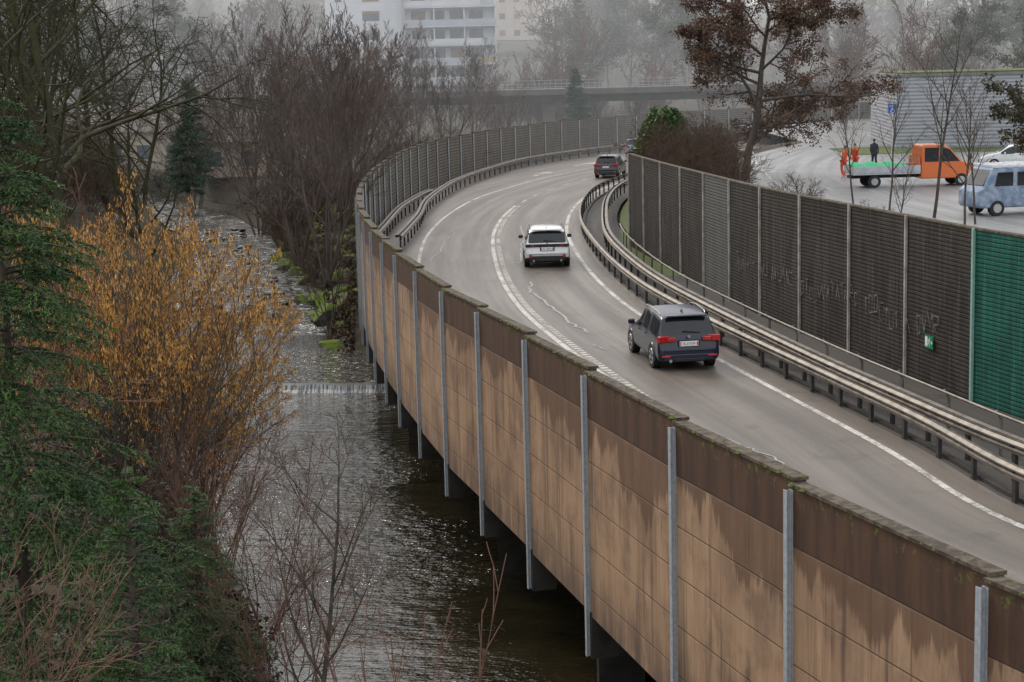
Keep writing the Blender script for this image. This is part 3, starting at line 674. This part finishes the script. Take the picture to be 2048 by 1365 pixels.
for i in range(24):
    y=rnd.uniform(92,165);x=float(fW(y))-1.5-rnd.random()*7
    if x<float(fSR(y))+1.5: x=float(fSR(y))+1.5
    inst(lb,x,y,None,rnd.random()*6,rnd.uniform(.6,1.0))
oak=tree('tree_with_brown_leaves',61,13.0,.26,(16,8,6,4),[M['bark'],M['leaf_brown']],.012,(44000,.15,False,.16),ratio=.46,ang=(35,78),trop=.03,jit=.12,tmin=.13)
place(oak,14.1,104,1.4,1.0,(1.12,1.12,1))
ok2=tree('tree_with_brown_leaves',62,8.5,.12,(10,6,5),[M['bark'],M['leaf_dark']],.008,(9000,.12,False,.08),ratio=.42,ang=(35,70),trop=.03,jit=.11,tmin=.3)
place(ok2,16.0,51,1.2)
for i,(x,y,s) in enumerate([(18.6,76.5,1.75),(17.2,79,1.3),(19.5,73,1.2),(16.2,82,1.1),(18,69,1.3),(14.2,64,.8)]): inst(sap,x,y,1.4,i*1.3,s)
for i in range(36):
    y=rnd.uniform(62,112);x=float(fRR(y))+rnd.uniform(2.0,6);inst(lb,x,y,1.3,rnd.random()*6,rnd.uniform(.4,.72) if y<84 else rnd.uniform(.6,.95))
def bushf(R):
    a=R.random()*6.283;z=R.random();r=2.25*math.sqrt(max(0,1-(z-.35)**2*1.9))*(.8+.2*math.sin(a*5+z*9)*math.cos(z*13+a*2))*R.uniform(.7,1.03)
    return (r*math.cos(a),r*math.sin(a)*.9,z*4.9+.5*math.sin(a*3)*z)
bs_=clump('evergreen_bush',6,17000,bushf,.17,[M['leaf_green']]);bs_.location=(10.1,112.5,.3)
# --- distant woods
par=empty('distant_trees')
dA=tree('t',71,16,.2,(11,7,5,2),[M['bark_hazed']],.035,ratio=.48,ang=(25,60),trop=.05,jit=.1,tmin=.25)
dB=tree('t',72,13,.14,(10,6,4),[M['bark_hazed2']],.035,ratio=.45,ang=(15,48),trop=.06,jit=.08,stems=4,stemspread=.35,tmin=.2)
dC=tree('t',73,15,.2,(11,6,5),[M['bark_hazed'],M['leaf_hazed']],.03,(5500,.38,False,.3),ratio=.5,ang=(30,60),trop=.04,jit=.1,tmin=.2)
dD=spruce('t',74,17,3.2,18,[M['bark'],M['needle_hazed']],per=2.2,bl=.35,bw=.12)
for k,o in enumerate((dA,dB,dC,dD)): o.parent=par;o.name='wood_%d'%k
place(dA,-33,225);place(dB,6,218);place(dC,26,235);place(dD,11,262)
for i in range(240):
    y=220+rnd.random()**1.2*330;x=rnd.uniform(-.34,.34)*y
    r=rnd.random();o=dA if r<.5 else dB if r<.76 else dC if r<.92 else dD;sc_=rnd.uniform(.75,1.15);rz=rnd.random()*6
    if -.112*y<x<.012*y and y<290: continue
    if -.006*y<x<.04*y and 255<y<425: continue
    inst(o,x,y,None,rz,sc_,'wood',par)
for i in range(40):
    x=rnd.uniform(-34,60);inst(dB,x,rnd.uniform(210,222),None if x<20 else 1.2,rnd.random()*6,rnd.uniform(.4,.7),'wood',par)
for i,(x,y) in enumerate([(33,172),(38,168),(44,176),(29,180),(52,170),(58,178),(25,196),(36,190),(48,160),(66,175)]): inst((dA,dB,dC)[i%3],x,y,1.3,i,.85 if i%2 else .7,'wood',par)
# ------------------------------------------------------------------ lot, overpass, buildings
mb=MB();yy=np.arange(58,231,2.);A=np.stack([np.minimum(fRR(yy)+np.interp(yy,[58,100,125],[5.6,5.2,5.8]),25),yy],1);B=np.stack([np.interp(yy,[58,150,180,231],[95,95,52,36]),yy],1)
ribbon(mb,A,B,1.53);mb.build('parking_lot',[M['lot']])
mb=MB();c=np.array([(14.6,88),(15.6,104),(17.0,120),(19.5,140)],float);ribbon(mb,c-[.06,0],c+[.06,0],1.54);mb.build('lot_line',[M['white']])
mb=MB();A=np.array([[25,127],[30,128],[60,124],[95,120]],float);ribbon(mb,A+[0,10],A,1.56);mb.build('grass_strip',[M['grass']])
e=empty('overpass_bridge');mb=MB()
Yc=lambda x:200+.0008*(x-10)**2
xs_=np.linspace(-34,95,50)
for x0,x1 in zip(xs_[:-1],xs_[1:]):
    y0,y1=Yc(x0),Yc(x1)
    rows=[(0,5.75),(0,5.1),(1.2,4.95),(1.8,4.2),(6.2,4.2),(7,4.95),(8,5.1),(8,5.75)]
    v=[(x0,y0+a,z) for a,z in rows]+[(x1,y1+a,z) for a,z in rows]
    mb.add(v,[[i,8+i,8+(i+1)%8,(i+1)%8] for i in range(8)],0)
mb.build('deck',[pm('bridge_deck_concrete',(.12,.11,.105),(.08,.075,.07),.5,.9)],e)
mb=MB()
for x in(4.9,52): mb.box((x,203.5,1.2),(1.5,1.6,6.2),0)
mb.build('piers',[pm('bridge_pier_concrete',(.17,.16,.15),None,.8,.9)],e)
mb=MB()
for x in np.arange(-34,95,.62): mb.box((x,Yc(x)+.15,6.25),(.05,.05,1.05),0)
for z in(6.0,6.35,6.75):
    for x0,x1 in zip(xs_[:-1],xs_[1:]): mb.cyl((x0,Yc(x0)+.15,z),(x1,Yc(x1)+.15,z),.045,n=4,caps=False)
mb.build('railing',[pm('bridge_railing',(.40,.41,.43),None,5,.6,.1)],e)
M['win']=pm('window_glass',(.06,.08,.10),(.10,.12,.14),.7,.15)
M['winb']=pm('window_blind',(.30,.20,.13),(.22,.15,.1),.7,.6)
def facade(mw,x0,x1,y,z0,floors,fh,cols,ww,wh,mi=(0,1),sill=.9):
    for f in range(floors):
        for c in range(cols):
            x=x0+(x1-x0)*(c+.5)/cols;mw.box((x,y-.02,z0+f*fh+sill+wh/2),(ww,.1,wh),0,rnd.choice(mi))
            mw.box((x,y-.06,z0+f*fh+sill-.05),(ww+.15,.16,.08),0,2)
e=empty('apartment_tower',(-12.8,277,0),.0)
wallm=pm('tower_render_white',(.68,.71,.76),(.58,.61,.66),.25,.9)
mb=MB();mb.box((-9,8,17),(12,16,36),0,0);mb.box((4.2,9,16.5),(14.3,15,35),0,0)
mb.box((-2.9,7,17),(.3,16.5,36.2),0,1)
mb.build('walls',[wallm,pm('tower_joint',(.42,.43,.46),None,1,.9)],e)
mw=MB()
for f in range(12):
    z=.2+f*2.95
    mw.box((-7.9,-.02,z+1.55),(2.6,.12,1.25),0,0 if f%3 else 1);mw.box((-7.9,-.06,z+2.25),(2.7,.14,.35),0,1)
    mw.box((-12.9,-.02,z+1.5),(1.0,.12,1.1),0,0)
    for c in range(4): mw.box((-.6+3.0*c,1.48,z+1.5),(2.2,.1,1.6),0,rnd.choice((0,0,1)))
mw.build('windows',[M['win'],M['winb'],wallm],e)
mw=MB()
for f in range(12):
    z=.0+f*2.95
    mw.box((4.4,.45,z),(14.6,2.1,.2),0,0);mw.box((4.4,-.6,z+.6),(14.4,.08,.9),0,1 if (f%2) else 0)
    for x in(-2.7,1.9,6.6,11.5): mw.box((x,.5,z+1.5),(.18,1.9,2.75),0,0)
    mw.box((10.2,-.66,z+.65),(2.1,.06,.8),0,2 if f in(3,7) else 1)
mw.build('balconies',[wallm,pm('balcony_panel',(.5,.55,.62),None,1,.7),pm('balcony_awning',(.5,.33,.16),None,1,.8)],e)
def house(name,x,y,z,w,d,h,col,floors,cols,roof=None,rz=0,ww=1.3):
    e=empty(name,(x,y,z),rz);mb=MB();mb.box((0,d/2,h/2),(w,d,h),0,0)
    if roof=='gable':
        mb.add([(-w/2-.4,-.5,h),(w/2+.4,-.5,h),(w/2+.4,d+.5,h),(-w/2-.4,d+.5,h),(-w/2-.4,d/2,h+d*.3),(w/2+.4,d/2,h+d*.3)],[[0,1,5,4],[2,3,4,5]],1)
        mb.add([(-w/2,0,h),(-w/2,d,h),(-w/2,d/2,h+d*.3),(w/2,0,h),(w/2,d,h),(w/2,d/2,h+d*.3)],[[0,2,1],[3,4,5]],0)
    else: mb.box((0,d/2,h+.12),(w+.5,d+.5,.3),0,1)
    mb.build('walls',[pm(name+'_wall',col,None,.4,.9),pm(name+'_roof',(.16,.13,.12),None,.6,.9)],e)
    mw=MB();facade(mw,-w/2,w/2,0,0,floors,h/floors,cols,ww,1.3);mw.build('windows',[M['win'],M['winb'],M['whitep']],e);return e
pink=(.62,.54,.49)
for i,(x,y,z,w,h,fl,co) in enumerate([(4.5,395,14,13,11,3,4),(17,404,16,13,10,3,4),(31,415,14,14,11,3,4),(82,380,9,22,9,3,7),(78,400,15,22,8,2,8),(-60,560,24,26,8,3,7)]):
    house('terraced_apartments',x,y,z,w,14,h,pink if i<3 else (.5,.5,.5),fl,co,None)
house('long_white_building',-38,258,4.5,26,12,7.5,(.55,.57,.6),2,9)
house('beige_house',-20.5,150,-.3,12,8,3.0,(.46,.38,.28),1,4,'gable',.1)
house('beige_house',-33,160,0,14,8,3.4,(.42,.37,.30),1,5,'gable',-.1)
e=empty('industrial_hall',(29.6,134,1.45),-.10);mb=MB();mb.box((12.5,9,2.75),(25,18,5.5),0,0);mb.box((12.5,9,5.6),(25.2,18.2,.2),0,1);mb.box((12.5,9,5.75),(24,17,.12),0,2)
mb.build('cladding',[M['corr'],pm('hall_trim',(.2,.2,.22),None,1,.7),M['grass']],e)
e=empty('disabled_parking_sign',(25.6,117,1.5),0);mb=MB();mb.cyl((0,0,0),(0,0,3.75),.035,n=8);mb.build('pole',[M['galv']],e)
mb=MB();mb.box((0,-.05,3.6),(.55,.02,.62),0,0);mb.build('board',[M['blue_sign']],e)
mb=MB()
for k in range(14):
    a=k*.38+2.2;b=a+.38
    mb.add([[.02+r*math.cos(t),-.064,3.45+r*math.sin(t)] for r,t in((.10,a),(.14,a),(.14,b),(.10,b))],[[0,1,2,3]])
mb.box((.0,-.064,3.62),(.05,.004,.22));mb.box((.06,-.064,3.55),(.13,.004,.04));mb.box((.14,-.064,3.47),(.04,.004,.15))
mb.add([[.0+.04*math.cos(k*.785),-.066,3.78+.04*math.sin(k*.785)] for k in range(8)],[list(range(8))])
mb.build('wheelchair_pictogram',[M['whitep']],e);text('P',.26,M['whitep'],e,(-.16,-.066,3.72),(math.pi/2,0,0),.002)
# ------------------------------------------------------------------ cars
def paint(name,c,metal=.3,coat=1): return pm(name,c,tuple(x*.92 for x in c),8,.3,metal,coat=coat)
def wheel(mb,x,y,r,w):
    s=1 if x>0 else -1
    mb.cyl((x-s*w,y,r),(x,y,r),r,n=28,m=0);mb.cyl((x,y,r),(x+s*.008,y,r),r*.68,r*.66,n=24,m=1)
    for k in range(5):
        a=k*1.2566+.3
        mb.box((x+s*.012,y+math.cos(a)*r*.62*.62,r+math.sin(a)*r*.62*.62),(.006,r*.3,r*.2),0,0,Matrix.Rotation(a,4,'X'))
    mb.cyl((x+s*.009,y,r),(x+s*.02,y,r),r*.13,n=10,m=1)
def car(name,loc,yaw,Ln,W,H,pmat,plate,style=0,roofrail=True,roofmat=None,clad=None):
    e=empty(name,loc,yaw);w=W/2;belt=H*.6;wr=w*.78;zb=.24;k=H/1.62
    st=[(0,.60*k,.86,.90),(.004,.66*k,.95,.93),(.02,.95*k,.985,.93),(.030,1.02*k,.985,.9),(.085,1.50*k,.985,.98),(.115,1.57*k,.985,1),(.30,1.62*k,1,1),(.315,1.62*k,1,1),(.48,1.62*k,1,1),(.495,1.615*k,1,1),(.60,1.54*k,1,.98),(.72,1.10*k,1,.95),(.80,1.04*k,.99,.95),(.92,.93*k,.95,.93),(.98,.80*k,.88,.88),(1,.62*k,.76,.86)]
    V=[]
    for f,top,ws,rs in st:
        y=f*Ln;ww=w*ws;bl=min(belt,top-.03);hi=top>belt+.12
        zbb=zb+(.10 if f<.01 or f>.97 else 0)
        wt=wr*rs if hi else ww*.86
        P=[(0,zbb),(ww*.92,zbb),(ww,zbb+.13),(ww*1.0,min(.66,bl-.1)),(ww*.965,bl),(wt,top-(.075 if hi else .02)),(wt*.86,top-.015),(0,top)]
        half=[(x,y,z) for x,z in P];V+=half+[(-x,yy,z) for x,yy,z in half[1:-1][::-1]]
    n=14;F=[];mi=[]
    for i in range(len(st)-1):
        for j in range(n):
            jj=j if j<7 else 13-j
            m=0
            if jj==4 and 4<=i<=10: m=2 if i in(6,8) else 1
            if jj==6 and i in(3,10): m=1
            if jj==5 and i==3: m=1
            if jj==0: m=2
            if jj==1 and clad: m=2
            if roofmat is not None and jj in(5,6) and 4<=i<=9: m=3
            F.append([i*n+j,i*n+(j+1)%n,(i+1)*n+(j+1)%n,(i+1)*n+j]);mi.append(m)
    me=bpy.data.meshes.new('body')
    F.append(list(range(n))[::-1]);mi.append(0);F.append([ (len(st)-1)*n+j for j in range(n)]);mi.append(2)
    F=[f[::-1] for f in F]
    me.from_pydata(V,[],F)
    for p,m in zip(me.polygons,mi): p.material_index=m;p.use_smooth=True
    for m in(pmat,M['glass'],M['black'],roofmat or pmat): me.materials.append(m)
    me.update();bm=bmesh.new();bm.from_mesh(me);bmesh.ops.recalc_face_normals(bm,faces=bm.faces)
    cl=bm.edges.layers.float.get('crease_edge') or bm.edges.layers.float.new('crease_edge')
    for ed in bm.edges:
        ms_={f.material_index for f in ed.link_faces}
        if len(ms_)>1 and 1 in ms_: ed[cl]=.6
    bm.to_mesh(me);bm.free()
    b=obj('body',me,e);sbs=b.modifiers.new('sub','SUBSURF');sbs.levels=2;sbs.render_levels=2
    r=.34*k;mb=MB()
    for y in(.185*Ln,.80*Ln):
        for s in(-1,1): wheel(mb,s*(w-.0),y,r,.24)
    mb.build('wheels',[M['tyre'],M['rim']],e)
    mb=MB()
    for y in(.185*Ln,.80*Ln):
        for s in(-1,1):
            nn=20;ri,ro=r+.01,r+.07;v=[]
            for q in range(nn+1):
                a=-.25+q/nn*(math.pi+.5);v+=[(s*(w-.015),y+ri*math.cos(a),r+ri*math.sin(a)),(s*(w+.004),y+ri*math.cos(a),r+ri*math.sin(a)),(s*(w+.004),y+ro*math.cos(a),r+ro*math.sin(a)),(s*(w-.03),y+ro*math.cos(a),r+ro*math.sin(a))]
            f=[]
            for q in range(nn):
                for c in range(3): f.append([q*4+c,q*4+c+1,q*4+5+c,q*4+4+c])
            mb.add(v,f,0,smooth=True);mb.cyl((s*(w-.2),y,r),(s*(w-.006),y,r),r+.012,n=24,m=1)
    mb.build('wheel_arches',[M['black'] if clad else pmat,M['black']],e)
    mb=MB();mb.box((0,.03,.40*k),(W*.80,.12,.20*k),0,0);bevel(mb.build('lower_bumper',[M['black'] if clad else pmat],e),.03)
    mb=MB();mb.box((0,-.02,.33*k),(W*.5,.05,.09*k),0,0);bevel(mb.build('diffuser',[M['black']],e),.015)
    mb=MB();mb.box((0,-.018,.60*k),(W*.80,.06,.05),0,0);bevel(mb.build('bumper_lip',[pmat],e),.02)
    mb=MB()
    if style==1:
        mb.box((0,.03,.93*k),(W*.84,.06,.12),0,1)
        for s in(-1,1):
            mb.box((s*W*.40,.035,.93*k),(.30,.10,.12),s*-.18,1)
            for q in range(3): mb.box((s*(W*.30+q*.095),.002+.022*q,.93*k),(.055,.06,.12),s*-.1,0,Matrix.Rotation(s*.35,4,'Y'))
            mb.box((s*W*.37,-.02,.50*k),(.12,.03,.13),0,0)
    else:
        for s in(-1,1):
            mb.box((s*W*.405,.045,.93*k),(.34,.13,.17),s*-.30,0);mb.box((s*W*.28,.0,.92*k),(.24,.07,.11),s*-.04,0)
            mb.box((s*W*.37,-.03,.44*k),(.26,.03,.05),0,0)
    bevel(mb.build('tail_lights',[M['red'],M['black']],e),.02)
    mb=MB();mb.box((0,.0,.79*k),(.54,.02,.14),0,0);mb.box((0,.035,.79*k),(.62,.05,.19),0,1);mb.box((-.242,-.0115,.79*k),(.045,.003,.10),0,2);mb.box((.242,-.0115,.79*k),(.045,.003,.10),0,2)
    mb.box((-.242,-.0135,.79*k),(.03,.002,.012),0,0);mb.box((-.242,-.0135,.79*k),(.012,.0025,.034),0,0)
    mb.build('number_plate',[M['plate'],M['black'],pm('plate_arms_red',(.6,.02,.02),None,5,.5)],e)
    text(plate,.10,M['txt'],e,(0,-.0125,.787*k),(math.pi/2,0,0),.001,'plate_number',.8)
    mb=MB();mb.box((0,.085*Ln-.06,1.545*k),(W*.66,.22,.045),0,0);bevel(mb.build('spoiler',[roofmat or pmat],e),.02)
    mb=MB();mb.box((.1,.03*Ln+.02,1.10*k),(.5,.02,.025),0,0,Matrix.Rotation(.1,4,'Y'));mb.build('wiper',[M['black']],e)
    mb=MB();mb.cyl((0,.055,.99*k),(0,.015,.99*k),.045,n=16);mb.build('emblem',[M['rim']],e)
    mb=MB()
    for s in(-1,1): mb.box((s*(w+.1),.66*Ln,1.05*k),(.2,.10,.15),0,0)
    bevel(mb.build('mirrors',[pmat if style==0 else M['black']],e),.04)
    if roofrail:
        mb=MB()
        for s in(-1,1):
            P=[(s*wr*.93,.17*Ln,1.54*k),(s*wr*.95,.2*Ln,1.60*k),(s*wr*.95,.4*Ln,1.645*k),(s*wr*.95,.54*Ln,1.61*k),(s*wr*.93,.58*Ln,1.55*k)];tube(mb,P,.016)
        mb.build('roof_rails',[M['rim'] if style==0 else M['black']],e)
    mb=MB();mb.add([(-.02,.17*Ln,1.57*k),(.02,.17*Ln,1.57*k),(.02,.22*Ln,1.6*k),(-.02,.22*Ln,1.6*k),(0,.175*Ln,1.68*k)],[[0,1,4],[1,2,4],[2,3,4],[3,0,4]]);mb.build('antenna_fin',[pmat],e)
    mb=MB()
    for s in((-1,) if style==0 else (-1,1)): mb.cyl((s*W*.3,-.05,.31*k),(s*W*.3,.1,.31*k),.045,n=14)
    mb.build('exhaust',[M['rim']],e)
    mb=MB()
    for s in(-1,1):
        for y in(.33*Ln,.52*Ln): mb.box((s*(w*.995),y+.18,.90*k),(.03,.16,.025),0,0)
    mb.build('door_handles',[pmat],e)
    return e
navy=paint('paint_navy',(.005,.010,.034),.0,.25);car('estate_car',(4.95,48.3,0),math.radians(8),4.55,1.80,1.60,navy,'BL·217534',0)
silver=paint('paint_silver',(.62,.63,.65),.2);car('suv_car',(1.6,74.2,0),math.radians(.5),4.45,1.95,1.68,silver,'BL 178434',1,True,None,True)
grey=paint('paint_dark_grey',(.018,.022,.03),.1,.5);car('compact_van_car',(7.35,131.6,0),math.radians(-13),4.5,1.85,1.72,grey,'BL 63217',0)
lblue=paint('paint_light_blue',(.30,.40,.46));car('small_car',(11.6,164,0),math.radians(-30),4.1,1.75,1.5,lblue,'BL 40518',0,False)
wcar=paint('paint_white',(.6,.61,.62),0);car('parked_car',(33.5,108,1.53),math.radians(80),4.4,1.8,1.5,wcar,'BL 90326',0,False)
def extr(prof,W,mat,name,par,bev=.06):
    n=len(prof);v=[(x,-W/2,z) for x,z in prof]+[(x,W/2,z) for x,z in prof]
    mb=MB();mb.add(v,[list(range(n))]);mb.add(v,[list(range(n,2*n))[::-1]]);mb.add(v,[[i,n+i,n+(i+1)%n,(i+1)%n] for i in range(n)])
    me=mb.build(name,[mat],par);bm=bmesh.new();bm.from_mesh(me.data);bmesh.ops.remove_doubles(bm,verts=bm.verts,dist=.0001);bmesh.ops.recalc_face_normals(bm,faces=bm.faces);bm.to_mesh(me.data);bm.free()
    return bevel(me,bev,3)
def flat(mb,pts,y,m=0): mb.add([(x,y,z) for x,z in pts],[list(range(len(pts)))],m)
orange=paint('paint_orange',(.62,.14,.03),0,.4)
e=empty('flatbed_truck',(18.9,95.5,1.53),math.radians(3));e.scale=(.94,.94,.94)
extr([(3.6,.45),(6.75,.45),(6.85,.9),(6.7,1.2),(5.95,1.45),(5.2,2.25),(4.8,2.4),(3.7,2.4),(3.6,2.3)],2.0,orange,'cab',e,.08)
mb=MB()
for s in(-1,1):
    y=s*1.012
    flat(mb,[(4.75,1.42),(5.85,1.42),(5.25,2.12),(4.85,2.22),(4.75,2.22)],y);flat(mb,[(3.8,1.42),(4.62,1.42),(4.62,2.22),(3.8,2.22)],y)
mb.add([(5.98,-.85,1.47),(5.98,.85,1.47),(5.25,.8,2.24),(5.25,-.8,2.24)],[[0,1,2,3]]);mb.build('windows',[M['glass']],e)
mb=MB();mb.box((1.6,0,.62),(3.9,1.0,.16),0,0);mb.box((6.8,0,.5),(.16,1.96,.3),0,0)
for x in(.9,5.95):
    for s in(-1,1): mb.cyl((x,s*.75,.36),(x,s*1.02,.36),.36,n=22);mb.cyl((x,s*1.02,.36),(x,s*1.035,.36),.2,n=16,m=1)
mb.build('chassis_wheels',[M['tyre'],M['rim']],e)
mb=MB();mb.box((1.6,0,.82),(3.9,2.1,.12),0,0)
for s in(-1,1): mb.box((1.6,s*1.05,1.06),(3.9,.05,.38),0,0)
mb.box((-.35,0,1.06),(.05,2.1,.38),0,0);mb.box((3.5,0,1.3),(.06,2.1,.9),0,1);mb.build('flatbed',[pm('alu_dropside',(.45,.47,.5),None,3,.5,.3),orange],e)
n=16;V=[];Fq=[]
for i in range(n):
    for j in range(8):
        x=-.3+i/(n-1)*3.1;y=-1.08+j/7*2.16;z=1.27+.22*math.sin(math.pi*j/7)*(.6+.4*math.sin(i*1.3))*(1 if 0<i<n-1 else .2)-(.12 if j in(0,7) else 0);V.append((x,y,z))
for i in range(n-1):
    for j in range(7): Fq.append([i*8+j,i*8+j+1,(i+1)*8+j+1,(i+1)*8+j])
mb=MB();mb.add(V,Fq,0,smooth=True);mb.build('green_load_net',[pm('net_green',(.02,.36,.14),(.04,.45,.2),6,.7,bump=.5)],e)
e=empty('work_van',(20.4,77.2,1.53),math.radians(14))
pv=pm('van_tarp_blue',(.13,.19,.30),(.28,.34,.42),2.2,.6,bump=.8,bd=.12)
extr([(0,.35),(4.9,.35),(4.9,1.9),(4.7,2.1),(.55,2.1),(.15,1.3),(-.1,1.1),(-.12,.5)],1.95,pv,'body',e,.1)
mb=MB()
for s in(-1,1): flat(mb,[(.6,1.3),(1.5,1.3),(1.5,1.9),(.75,1.9)],s*.985);flat(mb,[(1.7,1.3),(3,1.3),(3,1.9),(1.7,1.9)],s*.985)
mb.add([(.13,-.8,1.35),(.13,.8,1.35),(.5,.75,2.0),(.5,-.75,2.0)],[[0,3,2,1]]);mb.build('windows',[M['glass']],e)
mb=MB()
for i in range(9): mb.box((.7+i*.5,0,2.2),(.12,2.0,.06),0,0)
for s in(-1,1): mb.box((2.7,s*.95,2.18),(4.4,.06,.08),0,0)
mb.build('roof_rack',[M['whitep']],e)
mb=MB()
for x in(.75,4.0):
    for s in(-1,1): mb.cyl((x,s*.72,.34),(x,s*.995,.34),.34,n=22);mb.cyl((x,s*.995,.34),(x,s*1.01,.34),.2,n=16,m=1)
mb.build('wheels',[M['tyre'],M['rim']],e)
# ------------------------------------------------------------------ people
skin=pm('skin',(.45,.27,.2),None,5,.6);hair=pm('hair',(.04,.025,.02),None,5,.8)
def person(name,loc,rz,top,legs,lean=0,armf=.3):
    e=empty(name,loc,rz)
    V=[(0,0,.95),(0,.0+lean*.3,1.2),(0,lean*.6,1.42),(0,lean*.75,1.52),(0,lean*.85,1.6)]
    Rr=[.15,.15,.16,.06,.06];E=[(0,1),(1,2),(2,3),(3,4)]
    for s in(-1,1):
        b=len(V);V+=[(s*.19,lean*.6,1.42),(s*.25,-armf*.2+lean*.5,1.14),(s*.24,-armf+lean*.5,.95),(s*.23,-armf-.07+lean*.5,.9)];Rr+=[.07,.055,.042,.035];E+=[(2,b),(b,b+1),(b+1,b+2),(b+2,b+3)]
        b=len(V);V+=[(s*.1,0,.88),(s*.12,-.05*s,.5),(s*.13,.06*s,.08),(s*.14,.06*s-.16,.05)];Rr+=[.11,.075,.055,.045];E+=[(0,b),(b,b+1),(b+1,b+2),(b+2,b+3)]
    me=bpy.data.meshes.new('figure');me.from_pydata(V,E,[]);me.materials.append(top)
    o=obj('clothed_body',me,e);o.modifiers.new('skin','SKIN')
    for i,v in enumerate(me.skin_vertices[0].data): v.radius=(Rr[i],Rr[i]);v.use_root=(i==0)
    sb=o.modifiers.new('s','SUBSURF');sb.levels=1;sb.render_levels=1
    mb=MB()
    bm=bmesh.new();bmesh.ops.create_uvsphere(bm,u_segments=14,v_segments=10,radius=1);Vs=np.array([v.co[:] for v in bm.verts]);fs=[[v.index for v in f.verts] for f in bm.faces];bm.free()
    q=[f for f in fs if len(f)==4];t3=[f for f in fs if len(f)==3]
    for c,sz,m in(((0,lean*.9,1.68),(.078,.095,.115),0),((0,lean*.9+.015,1.71),(.086,.1,.1),1),((0,lean*.9-.1,1.67),(.015,.02,.022),0)):
        mb.add(Vs*np.array(sz)+np.array(c),q,m,smooth=True);mb.add(Vs*np.array(sz)+np.array(c),t3,m,smooth=True)
    mb.build('head',[skin,hair],e)
    V=[(0,0,.93)];Rr=[.155];E=[]
    for s in(-1,1):
        b=len(V);V+=[(s*.1,0,.86),(s*.12,-.05*s,.5),(s*.13,.06*s,.1)];Rr+=[.118,.085,.07];E+=[(0,b),(b,b+1),(b+1,b+2)]
    me=bpy.data.meshes.new('trousers');me.from_pydata(V,E,[]);me.materials.append(legs);o=obj('trousers',me,e);o.modifiers.new('skin','SKIN')
    for i,v in enumerate(me.skin_vertices[0].data): v.radius=(Rr[i],Rr[i]);v.use_root=(i==0)
    o.modifiers.new('s','SUBSURF').render_levels=1
hv=pm('hi_vis_orange',(.75,.10,.03),None,5,.7);hvd=pm('hi_vis_trousers',(.6,.08,.03),None,5,.7);dk=pm('dark_clothes',(.03,.035,.05),None,5,.8)
person('road_worker',(20.1,105,1.53),.6,hv,hvd,-.25,.4);person('road_worker',(21.3,107.5,1.53),-.8,hv,hvd,-.1,.2);person('pedestrian',(23.6,113,1.53),2.6,dk,dk,0,.05)
# ------------------------------------------------------------------ haze, light, world, camera
m=bpy.data.materials.new('valley_haze');m.use_nodes=True;nt=m.node_tree;nt.nodes.clear()
o_=nt.nodes.new('ShaderNodeOutputMaterial');v=nt.nodes.new('ShaderNodeVolumeScatter');v.inputs['Color'].default_value=(.92,.97,1,1);v.inputs['Density'].default_value=.0026
nt.links.new(v.outputs[0],o_.inputs['Volume'])
mb=MB();mb.box((0,420,24),(900,580,70));mb.build('haze',[m])
w=bpy.data.worlds.new('World');sc.world=w;w.use_nodes=True;nt=w.node_tree;bg=nt.nodes['Background']
sky=nt.nodes.new('ShaderNodeTexSky');sky.sky_type='NISHITA';sky.sun_disc=False;sky.sun_elevation=math.radians(38);sky.sun_rotation=math.radians(-35)
sky.air_density=1;sky.dust_density=4;sky.ozone_density=1
mx=nt.nodes.new('ShaderNodeMixRGB');mx.inputs[0].default_value=.80;mx.inputs[2].default_value=(10.0,10.1,10.2,1)
nt.links.new(sky.outputs[0],mx.inputs[1]);nt.links.new(mx.outputs[0],bg.inputs[0]);bg.inputs[1].default_value=.15
sl=bpy.data.lights.new('sun','SUN');sl.energy=1.5;sl.angle=math.radians(12);sl.color=(1,.92,.82)
so=obj('sun',sl)
el,az=math.radians(38),math.radians(-35)
dirv=Vector((math.sin(az)*math.cos(el),math.cos(az)*math.cos(el),math.sin(el)))
so.rotation_euler=dirv.to_track_quat('Z','Y').to_euler()
cam=bpy.data.cameras.new('camera');cam.sensor_width=36;cam.lens=3500/2048*36;cam.clip_end=5000;cam.clip_start=.5
co=obj('camera',cam);p=math.atan(552.5/3500);r=.025
Fw=Vector((0,math.cos(p),-math.sin(p)));Rt=Vector((1,0,0));Up=Vector((0,math.sin(p),math.cos(p)))
R2v=Rt*math.cos(r)-Up*math.sin(r);U2v=Up*math.cos(r)+Rt*math.sin(r)
mt=Matrix((R2v,U2v,-Fw)).transposed().to_4x4();mt.translation=(0,0,8.6);co.matrix_world=mt
sc.camera=co
sc.view_settings.view_transform='Standard';sc.view_settings.look='None';sc.view_settings.exposure=0
